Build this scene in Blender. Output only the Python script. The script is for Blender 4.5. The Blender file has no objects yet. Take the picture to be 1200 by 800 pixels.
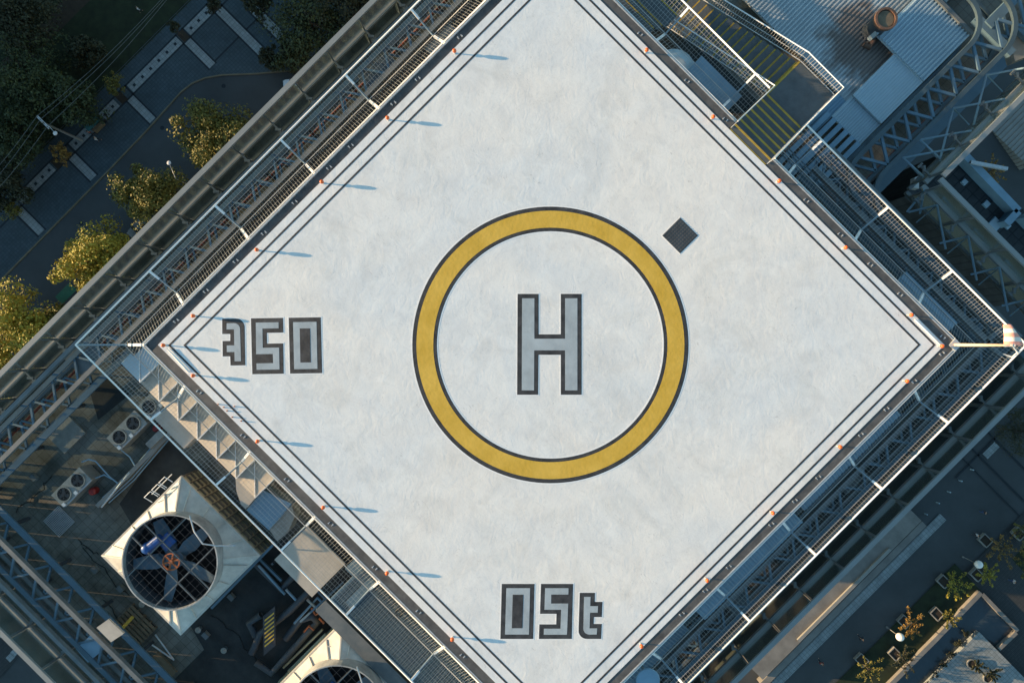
import bpy, math, random
from mathutils import Vector, Matrix
R2 = math.sqrt(2.0)
C = bpy.context.scene.collection
sc = bpy.context.scene
# ---------------------------------------------------------------- camera, world, sun, exposure
CAMZ = 112.0
cam = bpy.data.objects.new('camera', bpy.data.cameras.new('camera'))
C.objects.link(cam)
cam.location = (0, 0, CAMZ)
cam.rotation_euler = (0, 0, math.radians(45))
cam.data.lens = 24; cam.data.sensor_width = 36
cam.data.clip_start = 0.5; cam.data.clip_end = 3000
sc.camera = cam
SUN_EL = 9.0
sd = Vector((0.777, 0.63, 0)).normalized() * math.cos(math.radians(SUN_EL))
sun_dir = Vector((sd.x, sd.y, -math.sin(math.radians(SUN_EL))))
sun = bpy.data.objects.new('sun', bpy.data.lights.new('sun', 'SUN'))
C.objects.link(sun)
sun.data.energy = 5.0; sun.data.angle = math.radians(0.5); sun.data.color = (1.0, 0.70, 0.40)
sun.rotation_euler = sun_dir.to_track_quat('-Z', 'Y').to_euler()
sun.location = (-60, -50, 140)
w = bpy.data.worlds.new('World'); sc.world = w; w.use_nodes = True
nt = w.node_tree
sky = nt.nodes.new('ShaderNodeTexSky'); sky.sky_type = 'NISHITA'; sky.sun_disc = False
sky.sun_elevation = math.radians(SUN_EL)
sky.sun_rotation = math.atan2(-sun_dir.x, -sun_dir.y)
sky.altitude = 500; sky.air_density = 1.0; sky.dust_density = 0.6; sky.ozone_density = 2.0
bg = nt.nodes['Background']; bg.inputs['Strength'].default_value = 0.15
wb = nt.nodes.new('ShaderNodeMixRGB'); wb.blend_type = 'MULTIPLY'; wb.inputs[0].default_value = 1.0
wb.inputs[2].default_value = (0.93, 1.05, 0.94, 1)          # white balance of the sky light
nt.links.new(sky.outputs[0], wb.inputs[1]); nt.links.new(wb.outputs[0], bg.inputs[0])
sc.view_settings.view_transform = 'Standard'; sc.view_settings.look = 'None'
sc.view_settings.exposure = 1.18; sc.view_settings.gamma = 1.0
sc.view_settings.use_curve_mapping = False

# ---------------------------------------------------------------- helpers
def K(z): return 0.00125 * (CAMZ - z) / R2
def q(S, T, z): return Vector(((S - 1000) * K(z), (T - 200) * K(z), z))
def p(x, y, z): return q(x + y, x - y, z)
def mpx(z): return 0.00125 * (CAMZ - z)          # metres per photo pixel at height z

class MB:
    def __init__(s): s.v = []; s.f = []
    def add(s, vs, fs):
        o = len(s.v); s.v += [tuple(a) for a in vs]; s.f += [tuple(i + o for i in f) for f in fs]; return s
    def box(s, x0, x1, y0, y1, z0, z1):
        vs = [(x0,y0,z0),(x1,y0,z0),(x1,y1,z0),(x0,y1,z0),(x0,y0,z1),(x1,y0,z1),(x1,y1,z1),(x0,y1,z1)]
        return s.add(vs, [(0,3,2,1),(4,5,6,7),(0,1,5,4),(1,2,6,5),(2,3,7,6),(3,0,4,7)])
    def st(s, S0, S1, T0, T1, zt, zb):                 # box whose top face covers S0..S1, T0..T1
        a = q(S0, T0, zt); b = q(S1, T1, zt)
        return s.box(a.x, b.x, a.y, b.y, zb, zt)
    def bar(s, a, b, wd, h=None, up=Vector((0,0,1))):
        a = Vector(a); b = Vector(b); h = h or wd
        d = (b - a); L = d.length
        if L < 1e-6: return s
        d.normalize()
        if abs(d.dot(up)) > 0.98: up = Vector((1,0,0))
        x = d.cross(up).normalized(); y = x.cross(d).normalized()
        vs = []
        for c in (a, b):
            for i, j in ((-1,-1),(1,-1),(1,1),(-1,1)):
                vs.append(c + x*(i*wd/2) + y*(j*h/2))
        return s.add(vs, [(3,2,1,0),(4,5,6,7),(0,1,5,4),(1,2,6,5),(2,3,7,6),(3,0,4,7)])
    def tube(s, pts, r, n=8, r2=None, caps=True):
        pts = [Vector(a) for a in pts]; rings = []
        m = len(pts)
        for i, c in enumerate(pts):
            if i == 0: d = pts[1] - pts[0]
            elif i == m-1: d = pts[-1] - pts[-2]
            else: d = (pts[i+1]-pts[i]).normalized() + (pts[i]-pts[i-1]).normalized()
            d.normalize()
            up = Vector((0,0,1)) if abs(d.z) < 0.95 else Vector((1,0,0))
            x = d.cross(up).normalized(); y = x.cross(d).normalized()
            rr = r if r2 is None else r + (r2-r)*i/(m-1)
            rings.append([c + x*(rr*math.cos(2*math.pi*k/n)) + y*(rr*math.sin(2*math.pi*k/n)) for k in range(n)])
        vs = [a for ring in rings for a in ring]; fs = []
        for i in range(m-1):
            for k in range(n):
                fs.append((i*n+k, i*n+(k+1)%n, (i+1)*n+(k+1)%n, (i+1)*n+k))
        if caps: fs.append(tuple(range(n))); fs.append(tuple((m-1)*n + k for k in reversed(range(n))))
        return s.add(vs, fs)
    def cyl(s, c, r0, r1, z0, z1, n=32, caps=True):
        vs = []
        for r, z in ((r0, z0), (r1, z1)):
            vs += [(c[0]+r*math.cos(2*math.pi*k/n), c[1]+r*math.sin(2*math.pi*k/n), z) for k in range(n)]
        fs = [(k, (k+1)%n, n+(k+1)%n, n+k) for k in range(n)]
        if caps: fs += [tuple(reversed(range(n))), tuple(n+k for k in range(n))]
        return s.add(vs, fs)
    def lathe(s, c, prof, n=16):
        vs = []
        for r, z in prof:
            vs += [(c[0]+r*math.cos(2*math.pi*k/n), c[1]+r*math.sin(2*math.pi*k/n), c[2]+z) for k in range(n)]
        fs = []
        for i in range(len(prof)-1):
            fs += [(i*n+k, i*n+(k+1)%n, (i+1)*n+(k+1)%n, (i+1)*n+k) for k in range(n)]
        fs.append(tuple(reversed(range(n)))); fs.append(tuple((len(prof)-1)*n+k for k in range(n)))
        return s.add(vs, fs)
    def prism(s, poly, z0, z1):
        n = len(poly)
        area = sum(poly[i][0]*poly[(i+1)%n][1]-poly[(i+1)%n][0]*poly[i][1] for i in range(n))
        if area < 0: poly = list(reversed(poly))
        vs = [(a[0], a[1], z0) for a in poly] + [(a[0], a[1], z1) for a in poly]
        fs = [tuple(reversed(range(n))), tuple(range(n, 2*n))] + [(i, (i+1)%n, n+(i+1)%n, n+i) for i in range(n)]
        return s.add(vs, fs)
    def pp(s, pts, zt, zb):                             # prism from photo points at height zt
        return s.prism([tuple(p(x, y, zt)[:2]) for x, y in pts], zb, zt)
    def ring(s, c, r0, r1, z0, z1, n=128):
        vs = []
        for r, z in ((r0,z1),(r1,z1),(r1,z0),(r0,z0)):
            vs += [(c[0]+r*math.cos(2*math.pi*k/n), c[1]+r*math.sin(2*math.pi*k/n), z) for k in range(n)]
        fs = []
        for j in range(4):
            a = j*n; b = ((j+1)%4)*n
            fs += [(a+k, b+k, b+(k+1)%n, a+(k+1)%n) for k in range(n)]
        return s.add(vs, fs)
    def sphere(s, c, r, n=16, m=10, sz=1.0):
        vs = [(c[0],c[1],c[2]-r*sz)]
        for i in range(1, m):
            t = -math.pi/2 + math.pi*i/m
            vs += [(c[0]+r*math.cos(t)*math.cos(2*math.pi*k/n), c[1]+r*math.cos(t)*math.sin(2*math.pi*k/n), c[2]+r*sz*math.sin(t)) for k in range(n)]
        vs.append((c[0],c[1],c[2]+r*sz)); L = len(vs)-1
        fs = [(0, 1+(k+1)%n, 1+k) for k in range(n)]
        for i in range(m-2):
            fs += [(1+i*n+k, 1+i*n+(k+1)%n, 1+(i+1)*n+(k+1)%n, 1+(i+1)*n+k) for k in range(n)]
        fs += [(1+(m-2)*n+k, 1+(m-2)*n+(k+1)%n, L) for k in range(n)]
        return s.add(vs, fs)
    def corr(s, S0, S1, T0, T1, z, pitch=0.16, amp=0.05, along='v'):   # corrugated sheet, ribs along v or u
        a = q(S0, T0, z); b = q(S1, T1, z)
        u0,u1,v0,v1 = a.x,b.x,a.y,b.y
        if along == 'v': c0, c1 = u0, u1
        else: c0, c1 = v0, v1
        n = max(2, int((c1-c0)/pitch)); vs = []; fs = []
        pts = []
        for i in range(n):
            t = c0 + (c1-c0)*i/n; w_ = (c1-c0)/n
            pts += [(t, z), (t+w_*0.45, z), (t+w_*0.55, z+amp), (t+w_*0.9, z+amp)]
        pts.append((c1, z))
        for c, zz in pts:
            if along == 'v': vs += [(c, v0, zz), (c, v1, zz)]
            else: vs += [(u0, c, zz), (u1, c, zz)]
        for i in range(len(pts)-1):
            f = (2*i, 2*i+2, 2*i+3, 2*i+1)
            fs.append(f if along == 'v' else tuple(reversed(f)))
        s.add(vs, fs)
        return s.box(u0, u1, v0, v1, z-0.12, z-0.006)
    def build(s, name, m, parent=None, smooth=False, kind=None, label=None, world=True):
        me = bpy.data.meshes.new(name)
        o = Vector((0,0,0))
        if parent is not None and world:
            o = Vector(parent.location)
            if parent.parent: o = o + parent.parent.location
        me.from_pydata([(a[0]-o.x, a[1]-o.y, a[2]-o.z) for a in s.v], [], s.f)
        me.materials.append(m)
        if smooth:
            for f in me.polygons: f.use_smooth = True
        ob = bpy.data.objects.new(name, me); C.objects.link(ob)
        if parent is not None: ob.parent = parent
        if kind: ob['kind'] = kind
        if label: ob['label'] = label
        return ob

def thing(name, label, cat, loc=(0,0,0), group=None, rz=0):
    o = bpy.data.objects.new(name, None); C.objects.link(o)
    o.empty_display_size = 0.3
    o.location = loc; o.rotation_euler = (0,0,rz); o['label'] = label; o['category'] = cat
    if group: o['group'] = group
    return o
def tag(o, label, cat, group=None):
    o['label'] = label; o['category'] = cat
    if group: o['group'] = group
    return o
def copy_tree(o, parent=None):
    c = o.copy(); C.objects.link(c); c.parent = parent
    for ch in list(o.children): copy_tree(ch, c)
    return c
def place(o, loc, rz=None, label=None):
    o.location = loc
    if rz is not None: o.rotation_euler = (0,0,rz)
    if label: o['label'] = label
    return o

# ---------------------------------------------------------------- materials
def mat(name, col, rough=0.7, metal=0.0, var=0.12, scale=1.5, bump=0.0, bscale=20.0, tint=None, spec=0.5, detail=6):
    m = bpy.data.materials.new(name); m.use_nodes = True
    n = m.node_tree.nodes; l = m.node_tree.links; b = n['Principled BSDF']
    b.inputs['Roughness'].default_value = rough; b.inputs['Metallic'].default_value = metal
    b.inputs['Specular IOR Level'].default_value = spec
    tc = n.new('ShaderNodeTexCoord')
    ns = n.new('ShaderNodeTexNoise'); ns.inputs['Scale'].default_value = scale; ns.inputs['Detail'].default_value = detail
    ns.inputs['Roughness'].default_value = 0.65
    l.new(tc.outputs['Object'], ns.inputs['Vector'])
    cr = n.new('ShaderNodeValToRGB')
    d = tint or col
    cr.color_ramp.elements[0].position = 0.3; cr.color_ramp.elements[1].position = 0.72
    cr.color_ramp.elements[0].color = tuple(c*(1-var) for c in col) + (1,)
    cr.color_ramp.elements[1].color = tuple(min(1, c*(1+var)) for c in d) + (1,)
    l.new(ns.outputs['Fac'], cr.inputs['Fac']); l.new(cr.outputs[0], b.inputs['Base Color'])
    if bump:
        n2 = n.new('ShaderNodeTexNoise'); n2.inputs['Scale'].default_value = bscale; n2.inputs['Detail'].default_value = 4
        l.new(tc.outputs['Object'], n2.inputs['Vector'])
        bp = n.new('ShaderNodeBump'); bp.inputs['Strength'].default_value = bump; bp.inputs['Distance'].default_value = 0.02
        l.new(n2.outputs['Fac'], bp.inputs['Height']); l.new(bp.outputs[0], b.inputs['Normal'])
    return m

def deck_mat():
    m = bpy.data.materials.new('deck_paint'); m.use_nodes = True
    n = m.node_tree.nodes; l = m.node_tree.links; b = n['Principled BSDF']
    b.inputs['Roughness'].default_value = 0.75; b.inputs['Specular IOR Level'].default_value = 0.25
    tc = n.new('ShaderNodeTexCoord')
    def noise(scale, detail=5, dist=0.0, rough=0.6):
        a = n.new('ShaderNodeTexNoise'); a.inputs['Scale'].default_value = scale; a.inputs['Detail'].default_value = detail
        a.inputs['Distortion'].default_value = dist; a.inputs['Roughness'].default_value = rough
        l.new(tc.outputs['Object'], a.inputs['Vector']); return a
    def ramp(src, p0, c0, p1, c1):
        r = n.new('ShaderNodeValToRGB'); r.color_ramp.elements[0].position = p0; r.color_ramp.elements[1].position = p1
        r.color_ramp.elements[0].color = c0 + (1,); r.color_ramp.elements[1].color = c1 + (1,)
        l.new(src.outputs['Fac'], r.inputs['Fac']); return r
    def mul(a, bb, f=1.0, mode='MULTIPLY'):
        x = n.new('ShaderNodeMixRGB'); x.blend_type = mode; x.inputs[0].default_value = f
        l.new(a.outputs[0], x.inputs[1]); l.new(bb.outputs[0], x.inputs[2]); return x
    c1 = ramp(noise(0.16, 4, 0.6), 0.36, (0.765,0.78,0.78), 0.64, (0.85,0.815,0.765))
    c2 = ramp(noise(0.9, 6, 0.8), 0.30, (0.90,0.90,0.91), 0.62, (1,1,1))
    c3 = ramp(noise(5.0, 8, 1.5, 0.75), 0.30, (0.90,0.90,0.90), 0.48, (1,1,1))
    x = mul(mul(c1, c2), c3)
    sp = ramp(noise(9.0, 3, 0.2), 0.22, (0.55,0.55,0.55), 0.27, (1,1,1))
    x = mul(x, sp)
    ms = n.new('ShaderNodeMapping'); ms.inputs['Rotation'].default_value = (0,0,0.5); ms.inputs['Scale'].default_value = (1,2.2,1)
    l.new(tc.outputs['Object'], ms.inputs[0])
    for (scl, wd_, dk, sd_) in ((0.8,0.0035,0.80,0.0),(1.7,0.004,0.86,7.3)):
        nn = noise(scl, 3, 1.6, 0.5); l.new(ms.outputs[0], nn.inputs['Vector'])
        if sd_: ms2 = n.new('ShaderNodeMapping'); ms2.inputs['Location'].default_value = (sd_,sd_,0); l.new(tc.outputs['Object'], ms2.inputs[0]); l.new(ms2.outputs[0], nn.inputs['Vector'])
        a1 = n.new('ShaderNodeMath'); a1.operation = 'SUBTRACT'; a1.inputs[1].default_value = 0.5; l.new(nn.outputs['Fac'], a1.inputs[0])
        a2 = n.new('ShaderNodeMath'); a2.operation = 'ABSOLUTE'; l.new(a1.outputs[0], a2.inputs[0])
        gate = noise(scl*1.3+.4, 4, 0.5)
        g1_ = n.new('ShaderNodeMath'); g1_.operation = 'LESS_THAN'; g1_.inputs[1].default_value = wd_; l.new(a2.outputs[0], g1_.inputs[0])
        g2_ = n.new('ShaderNodeMath'); g2_.operation = 'GREATER_THAN'; g2_.inputs[1].default_value = 0.56; l.new(gate.outputs['Fac'], g2_.inputs[0])
        g3_ = n.new('ShaderNodeMath'); g3_.operation = 'MULTIPLY'; l.new(g1_.outputs[0], g3_.inputs[0]); l.new(g2_.outputs[0], g3_.inputs[1])
        g4_ = n.new('ShaderNodeMath'); g4_.operation = 'MULTIPLY_ADD'; g4_.inputs[1].default_value = dk-1; g4_.inputs[2].default_value = 1; l.new(g3_.outputs[0], g4_.inputs[0])
        x = mul(x, g4_)
    wear = ramp(noise(0.33, 9, 1.2, 0.72), 0.34, (0.90,0.90,0.895), 0.50, (1,1,1)); x = mul(x, wear)
    # pale scuff patches
    sc_ = ramp(noise(0.5, 7, 2.2, 0.7), 0.56, (0,0,0), 0.75, (0.06,0.06,0.055))
    x = mul(x, sc_, 1.0, 'ADD')
    l.new(x.outputs[0], b.inputs['Base Color'])
    h1 = noise(1.3, 7, 2.0, 0.6); h2 = noise(7.0, 5, 1.2, 0.6)
    ad = n.new('ShaderNodeMath'); ad.operation = 'MULTIPLY_ADD'; ad.inputs[1].default_value = 0.22
    l.new(h2.outputs['Fac'], ad.inputs[0]); l.new(h1.outputs['Fac'], ad.inputs[2])
    bp = n.new('ShaderNodeBump'); bp.inputs['Strength'].default_value = 0.5; bp.inputs['Distance'].default_value = 0.018
    l.new(ad.outputs[0], bp.inputs['Height']); l.new(bp.outputs[0], b.inputs['Normal'])
    return m

def tile_mat(name, col, mortar, sx, sy, rough=0.85, var=0.25, nscale=0.6, stain=(0.6,0.6,0.6), msize=0.02, rot=0.0):
    m = bpy.data.materials.new(name); m.use_nodes = True
    n = m.node_tree.nodes; l = m.node_tree.links; b = n['Principled BSDF']
    b.inputs['Roughness'].default_value = rough; b.inputs['Specular IOR Level'].default_value = 0.3
    tc = n.new('ShaderNodeTexCoord'); mp = n.new('ShaderNodeMapping'); mp.inputs['Rotation'].default_value = (0,0,rot)
    l.new(tc.outputs['Object'], mp.inputs[0])
    br = n.new('ShaderNodeTexBrick'); br.offset = 0.0
    br.inputs['Scale'].default_value = 1.0
    br.inputs['Brick Width'].default_value = sx; br.inputs['Row Height'].default_value = sy
    br.inputs['Mortar Size'].default_value = msize
    br.inputs['Color1'].default_value = tuple(c*(1-var*0.4) for c in col)+(1,)
    br.inputs['Color2'].default_value = tuple(c*(1+var*0.4) for c in col)+(1,)
    br.inputs['Mortar'].default_value = tuple(mortar)+(1,)
    l.new(mp.outputs[0], br.inputs['Vector'])
    ns = n.new('ShaderNodeTexNoise'); ns.inputs['Scale'].default_value = nscale; ns.inputs['Detail'].default_value = 8
    ns.inputs['Roughness'].default_value = 0.7; ns.inputs['Distortion'].default_value = 0.6
    l.new(tc.outputs['Object'], ns.inputs['Vector'])
    cr = n.new('ShaderNodeValToRGB'); cr.color_ramp.elements[0].position = 0.36; cr.color_ramp.elements[1].position = 0.62
    cr.color_ramp.elements[0].color = tuple(stain)+(1,); cr.color_ramp.elements[1].color = (1,1,1,1)
    l.new(ns.outputs['Fac'], cr.inputs['Fac'])
    mx = n.new('ShaderNodeMixRGB'); mx.blend_type = 'MULTIPLY'; mx.inputs[0].default_value = 1
    l.new(br.outputs['Color'], mx.inputs[1]); l.new(cr.outputs[0], mx.inputs[2])
    l.new(mx.outputs[0], b.inputs['Base Color'])
    n2 = n.new('ShaderNodeTexNoise'); n2.inputs['Scale'].default_value = 14; l.new(tc.outputs['Object'], n2.inputs['Vector'])
    bp = n.new('ShaderNodeBump'); bp.inputs['Strength'].default_value = 0.3; bp.inputs['Distance'].default_value = 0.02
    l.new(n2.outputs['Fac'], bp.inputs['Height']); l.new(bp.outputs[0], b.inputs['Normal'])
    return m

def glass_mat(name, tint=(0.74,0.81,0.76), dirt=0.13):
    m = bpy.data.materials.new(name); m.use_nodes = True
    n = m.node_tree.nodes; l = m.node_tree.links
    n.remove(n['Principled BSDF']); out = n['Material Output']
    tr = n.new('ShaderNodeBsdfTransparent'); tr.inputs[0].default_value = tint+(1,)
    gl = n.new('ShaderNodeBsdfGlossy'); gl.inputs['Roughness'].default_value = 0.22; gl.inputs[0].default_value = (0.9,0.95,0.95,1)
    fr = n.new('ShaderNodeFresnel'); fr.inputs[0].default_value = 1.5
    m1 = n.new('ShaderNodeMixShader'); l.new(fr.outputs[0], m1.inputs[0]); l.new(tr.outputs[0], m1.inputs[1]); l.new(gl.outputs[0], m1.inputs[2])
    df = n.new('ShaderNodeBsdfDiffuse'); df.inputs[0].default_value = (0.22,0.27,0.22,1)
    ns = n.new('ShaderNodeTexNoise'); ns.inputs['Scale'].default_value = 0.8; ns.inputs['Detail'].default_value = 6
    tc = n.new('ShaderNodeTexCoord'); l.new(tc.outputs['Object'], ns.inputs['Vector'])
    mt = n.new('ShaderNodeMath'); mt.operation = 'MULTIPLY'; mt.inputs[1].default_value = dirt*2
    l.new(ns.outputs['Fac'], mt.inputs[0])
    m2 = n.new('ShaderNodeMixShader'); l.new(mt.outputs[0], m2.inputs[0]); l.new(m1.outputs[0], m2.inputs[1]); l.new(df.outputs[0], m2.inputs[2])
    l.new(m2.outputs[0], out.inputs[0])
    return m

M = {}
M['deck'] = deck_mat()
M['black'] = mat('black_paint', (0.022,0.023,0.026), 0.65, var=0.35, scale=2.2, tint=(0.048,0.048,0.051), bump=0.3, bscale=8, detail=12)
M['yellow'] = mat('yellow_paint', (0.66,0.40,0.035), 0.65, var=0.13, scale=0.9, tint=(0.66,0.42,0.07), detail=14, bump=0.35, bscale=6)
M['grey'] = mat('grey_paint', (0.37,0.42,0.45), 0.65, var=0.18, scale=1.3, detail=14, bump=0.2, bscale=5)
M['white'] = mat('white_paint', (0.84,0.84,0.83), 0.6, var=0.03)
M['gutter'] = mat('gutter_rubber', (0.075,0.072,0.072), 0.7, var=0.3, scale=2, tint=(0.10,0.095,0.09))
M['galv'] = mat('galvanised_steel', (0.52,0.54,0.55), 0.45, 0.3, var=0.15, scale=4)
M['strut'] = mat('strut_paint', (0.20,0.28,0.34), 0.5, var=0.1)
M['steel'] = mat('blue_grey_steel', (0.085,0.145,0.19), 0.5, var=0.15, scale=1.2)
M['steel_mid'] = mat('mid_grey_steel', (0.105,0.135,0.15), 0.5, var=0.28, scale=1.0, tint=(0.135,0.14,0.135), detail=10)
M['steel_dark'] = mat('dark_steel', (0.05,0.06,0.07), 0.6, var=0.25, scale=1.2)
M['wire'] = mat('wire', (0.38,0.39,0.37), 0.5, var=0.05)
M['whitesteel'] = mat('white_steel', (0.82,0.82,0.80), 0.45, var=0.06)
M['orange'] = mat('orange_lens', (0.80,0.13,0.025), 0.3, var=0.12, scale=15)
M['glass'] = glass_mat('screen_glass')
M['cap'] = mat('parapet_cap', (0.21,0.23,0.23), 0.55, var=0.12, scale=0.8)
M['roof'] = tile_mat('roof_pavers', (0.19,0.185,0.16), (0.11,0.105,0.09), 0.40, 0.40, stain=(0.42,0.40,0.36), nscale=0.35, msize=0.012)
M['roof_dark'] = mat('bitumen_roof', (0.020,0.024,0.026), 0.9, var=0.5, scale=0.5, tint=(0.038,0.038,0.036), bump=0.4)
M['ledge'] = mat('concrete_ledge', (0.14,0.125,0.10), 0.85, var=0.4, scale=0.7, bump=0.2)
M['beige'] = mat('beige_sheet', (0.42,0.38,0.32), 0.65, var=0.2, scale=0.9, detail=12)
M['tower'] = mat('cooling_tower_shell', (0.50,0.47,0.40), 0.55, var=0.18, scale=1.1, tint=(0.62,0.58,0.50), detail=14, bump=0.3, bscale=4)
M['tower_side'] = mat('cooling_tower_louvres', (0.40,0.38,0.26), 0.7, var=0.15, scale=1)
M['shroud'] = mat('fan_shroud_skin', (0.34,0.35,0.34), 0.6, var=0.35, scale=1.5)
M['rust'] = mat('rusty_orange', (0.42,0.12,0.04), 0.8, var=0.3, scale=8)
M['blue'] = mat('blue_enamel', (0.018,0.08,0.26), 0.4, var=0.15, scale=4)
M['fan'] = mat('fan_blade', (0.07,0.11,0.14), 0.6, var=0.2, scale=2)
M['void'] = mat('recess_shade_black', (0.006,0.006,0.007), 0.9, var=0.3)  # near-black stands in for the shade inside fan openings
M['red'] = mat('red_paint', (0.35,0.03,0.025), 0.5, var=0.2, scale=5)
M['redpipe'] = mat('red_pipe', (0.20,0.045,0.03), 0.6, var=0.3, scale=1)
M['corr'] = mat('corrugated_sheet', (0.20,0.32,0.41), 0.5, 0.1, var=0.22, scale=0.5, detail=10)
M['corr_lt'] = mat('pale_corrugated_sheet', (0.38,0.48,0.53), 0.5, 0.1, var=0.10, scale=0.5, detail=10)
M['tread'] = mat('stair_tread', (0.085,0.098,0.105), 0.85, var=0.2, scale=2, bump=0.3)
M['ac'] = mat('condenser_case', (0.25,0.245,0.22), 0.55, var=0.22, scale=3)
M['wood'] = mat('weathered_timber', (0.16,0.12,0.075), 0.85, var=0.35, scale=2)
M['brown'] = mat('brown_slats', (0.085,0.07,0.055), 0.7, var=0.35, scale=0.7)
M['facade'] = tile_mat('facade', (0.20,0.20,0.19), (0.05,0.06,0.07), 3.0, 3.4, var=0.2, msize=0.5)
M['asphalt'] = mat('asphalt', (0.052,0.058,0.060), 0.9, var=0.25, scale=0.12, bump=0.2, bscale=8, detail=9)
M['plaza'] = tile_mat('plaza_pavers', (0.058,0.082,0.095), (0.040,0.056,0.064), 0.5, 0.5, stain=(0.75,0.75,0.75), nscale=0.15, msize=0.03)
M['plaza2'] = tile_mat('side_plaza_pavers', (0.052,0.055,0.055), (0.032,0.034,0.036), 0.5, 0.25, stain=(0.7,0.7,0.7), nscale=0.1, msize=0.03)
M['palestone'] = tile_mat('pale_stone', (0.26,0.285,0.285), (0.10,0.115,0.12), 0.6, 0.6, stain=(0.8,0.8,0.8), nscale=0.3, msize=0.02)
M['joint'] = mat('dark_joint', (0.014,0.02,0.026), 0.9, var=0.2)
M['kerb'] = mat('kerb_yellow', (0.15,0.125,0.08), 0.8, var=0.3, scale=0.6)
M['grass'] = mat('grass', (0.016,0.024,0.008), 0.95, var=0.5, scale=0.6, bump=0.8, bscale=5, detail=12)
M['soil'] = mat('soil', (0.040,0.028,0.018), 0.95, var=0.4, scale=0.5, bump=0.4)
M['concrete'] = mat('concrete', (0.24,0.235,0.215), 0.8, var=0.15, scale=0.5, bump=0.15)
M['podium'] = mat('podium_stone', (0.19,0.178,0.16), 0.85, var=0.25, scale=0.4, bump=0.15)
M['flue'] = mat('flue_rust', (0.16,0.085,0.055), 0.8, var=0.4, scale=5)
M['water'] = mat('basin_floor', (0.035,0.048,0.056), 0.25, var=0.2, scale=0.3)
M['globe'] = mat('lamp_globe', (0.80,0.78,0.74), 0.3, var=0.02)
M['bark'] = mat('bark', (0.07,0.055,0.04), 0.9, var=0.3, scale=4)
M['sock1'] = mat('windsock_red', (0.75,0.33,0.27), 0.8, var=0.08)
M['sock2'] = mat('windsock_white', (0.80,0.74,0.68), 0.8, var=0.06)
M['pole_sunlit'] = mat('pole_sunlit_tone', (0.78,0.52,0.36), 0.5, var=0.1, scale=2)  # orange sunlight on the pole put into its colour
M['carpaint'] = mat('white_car_paint', (0.70,0.75,0.78), 0.25, var=0.02)
M['carglass'] = mat('car_glass', (0.02,0.025,0.03), 0.1, var=0.1)
M['nosing'] = mat('nosing_paint', (0.42,0.28,0.035), 0.7, var=0.25, scale=4)
M['wingsteel'] = mat('wing_steel', (0.05,0.078,0.092), 0.5, var=0.3, scale=1.0, detail=10)
M['rubber'] = mat('rubber', (0.02,0.02,0.02), 0.8, var=0.2)
M['green'] = mat('green_canvas', (0.02,0.12,0.07), 0.7, var=0.2)
M['teal'] = mat('teal_roof', (0.03,0.12,0.12), 0.7, var=0.2)
M['skin'] = mat('skin', (0.45,0.28,0.20), 0.6, var=0.05)
M['hair'] = mat('dark_hair', (0.02,0.015,0.01), 0.7, var=0.2)
M['cloth_w'] = mat('white_cloth', (0.6,0.6,0.6), 0.8, var=0.08)
M['cloth_k'] = mat('black_cloth', (0.03,0.03,0.04), 0.9, var=0.2)
M['cloth_b'] = mat('blue_cloth', (0.05,0.09,0.2), 0.9, var=0.2)
M['cloth_r'] = mat('red_cloth', (0.35,0.05,0.04), 0.9, var=0.2)
def roof_corr():
    m = mat('weathered_corrugated', (0.44,0.49,0.50), 0.5, 0.1, var=0.2, scale=0.35, detail=12)
    n = m.node_tree.nodes; l = m.node_tree.links; b = n['Principled BSDF']; src = b.inputs['Base Color'].links[0].from_socket
    tc = n.new('ShaderNodeTexCoord'); c0 = p(1014,50,77.2)
    vm = n.new('ShaderNodeVectorMath'); vm.operation = 'DISTANCE'; vm.inputs[1].default_value = (c0.x,c0.y,77.25)
    ns = n.new('ShaderNodeTexNoise'); ns.inputs['Scale'].default_value = 1.6; ns.inputs['Detail'].default_value = 8; l.new(tc.outputs['Object'], ns.inputs['Vector'])
    l.new(tc.outputs['Object'], vm.inputs[0])
    ad = n.new('ShaderNodeMath'); ad.operation = 'MULTIPLY_ADD'; ad.inputs[1].default_value = -3.0; l.new(ns.outputs['Fac'], ad.inputs[0]); l.new(vm.outputs['Value'], ad.inputs[2])
    cr = n.new('ShaderNodeValToRGB'); cr.color_ramp.elements[0].position = 0.0; cr.color_ramp.elements[0].color = (0.50,0.38,0.32,1)
    cr.color_ramp.elements[1].position = 1.0; cr.color_ramp.elements[1].color = (1,1,1,1); l.new(ad.outputs[0], cr.inputs[0])
    mx = n.new('ShaderNodeMixRGB'); mx.blend_type = 'MULTIPLY'; mx.inputs[0].default_value = 1; l.new(src, mx.inputs[1]); l.new(cr.outputs[0], mx.inputs[2])
    l.new(mx.outputs[0], b.inputs['Base Color']); return m
M['roof_corr'] = roof_corr()
def leafm(name, a, b):
    m = bpy.data.materials.new(name); m.use_nodes = True
    n = m.node_tree.nodes; l = m.node_tree.links; bs = n['Principled BSDF']; bs.inputs['Roughness'].default_value = 0.7
    g = n.new('ShaderNodeNewGeometry'); r = n.new('ShaderNodeValToRGB')
    r.color_ramp.elements[0].color = a+(1,); r.color_ramp.elements[1].color = b+(1,)
    l.new(g.outputs['Random Per Island'], r.inputs[0]); l.new(r.outputs[0], bs.inputs['Base Color'])
    return m
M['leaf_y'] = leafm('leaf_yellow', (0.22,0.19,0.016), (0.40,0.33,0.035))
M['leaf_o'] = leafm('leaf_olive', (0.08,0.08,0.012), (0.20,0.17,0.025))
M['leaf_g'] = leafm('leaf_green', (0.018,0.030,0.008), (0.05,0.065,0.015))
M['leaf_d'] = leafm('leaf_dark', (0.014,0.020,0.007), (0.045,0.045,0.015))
M['leaf_r'] = leafm('leaf_russet', (0.14,0.075,0.015), (0.34,0.21,0.04))

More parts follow.
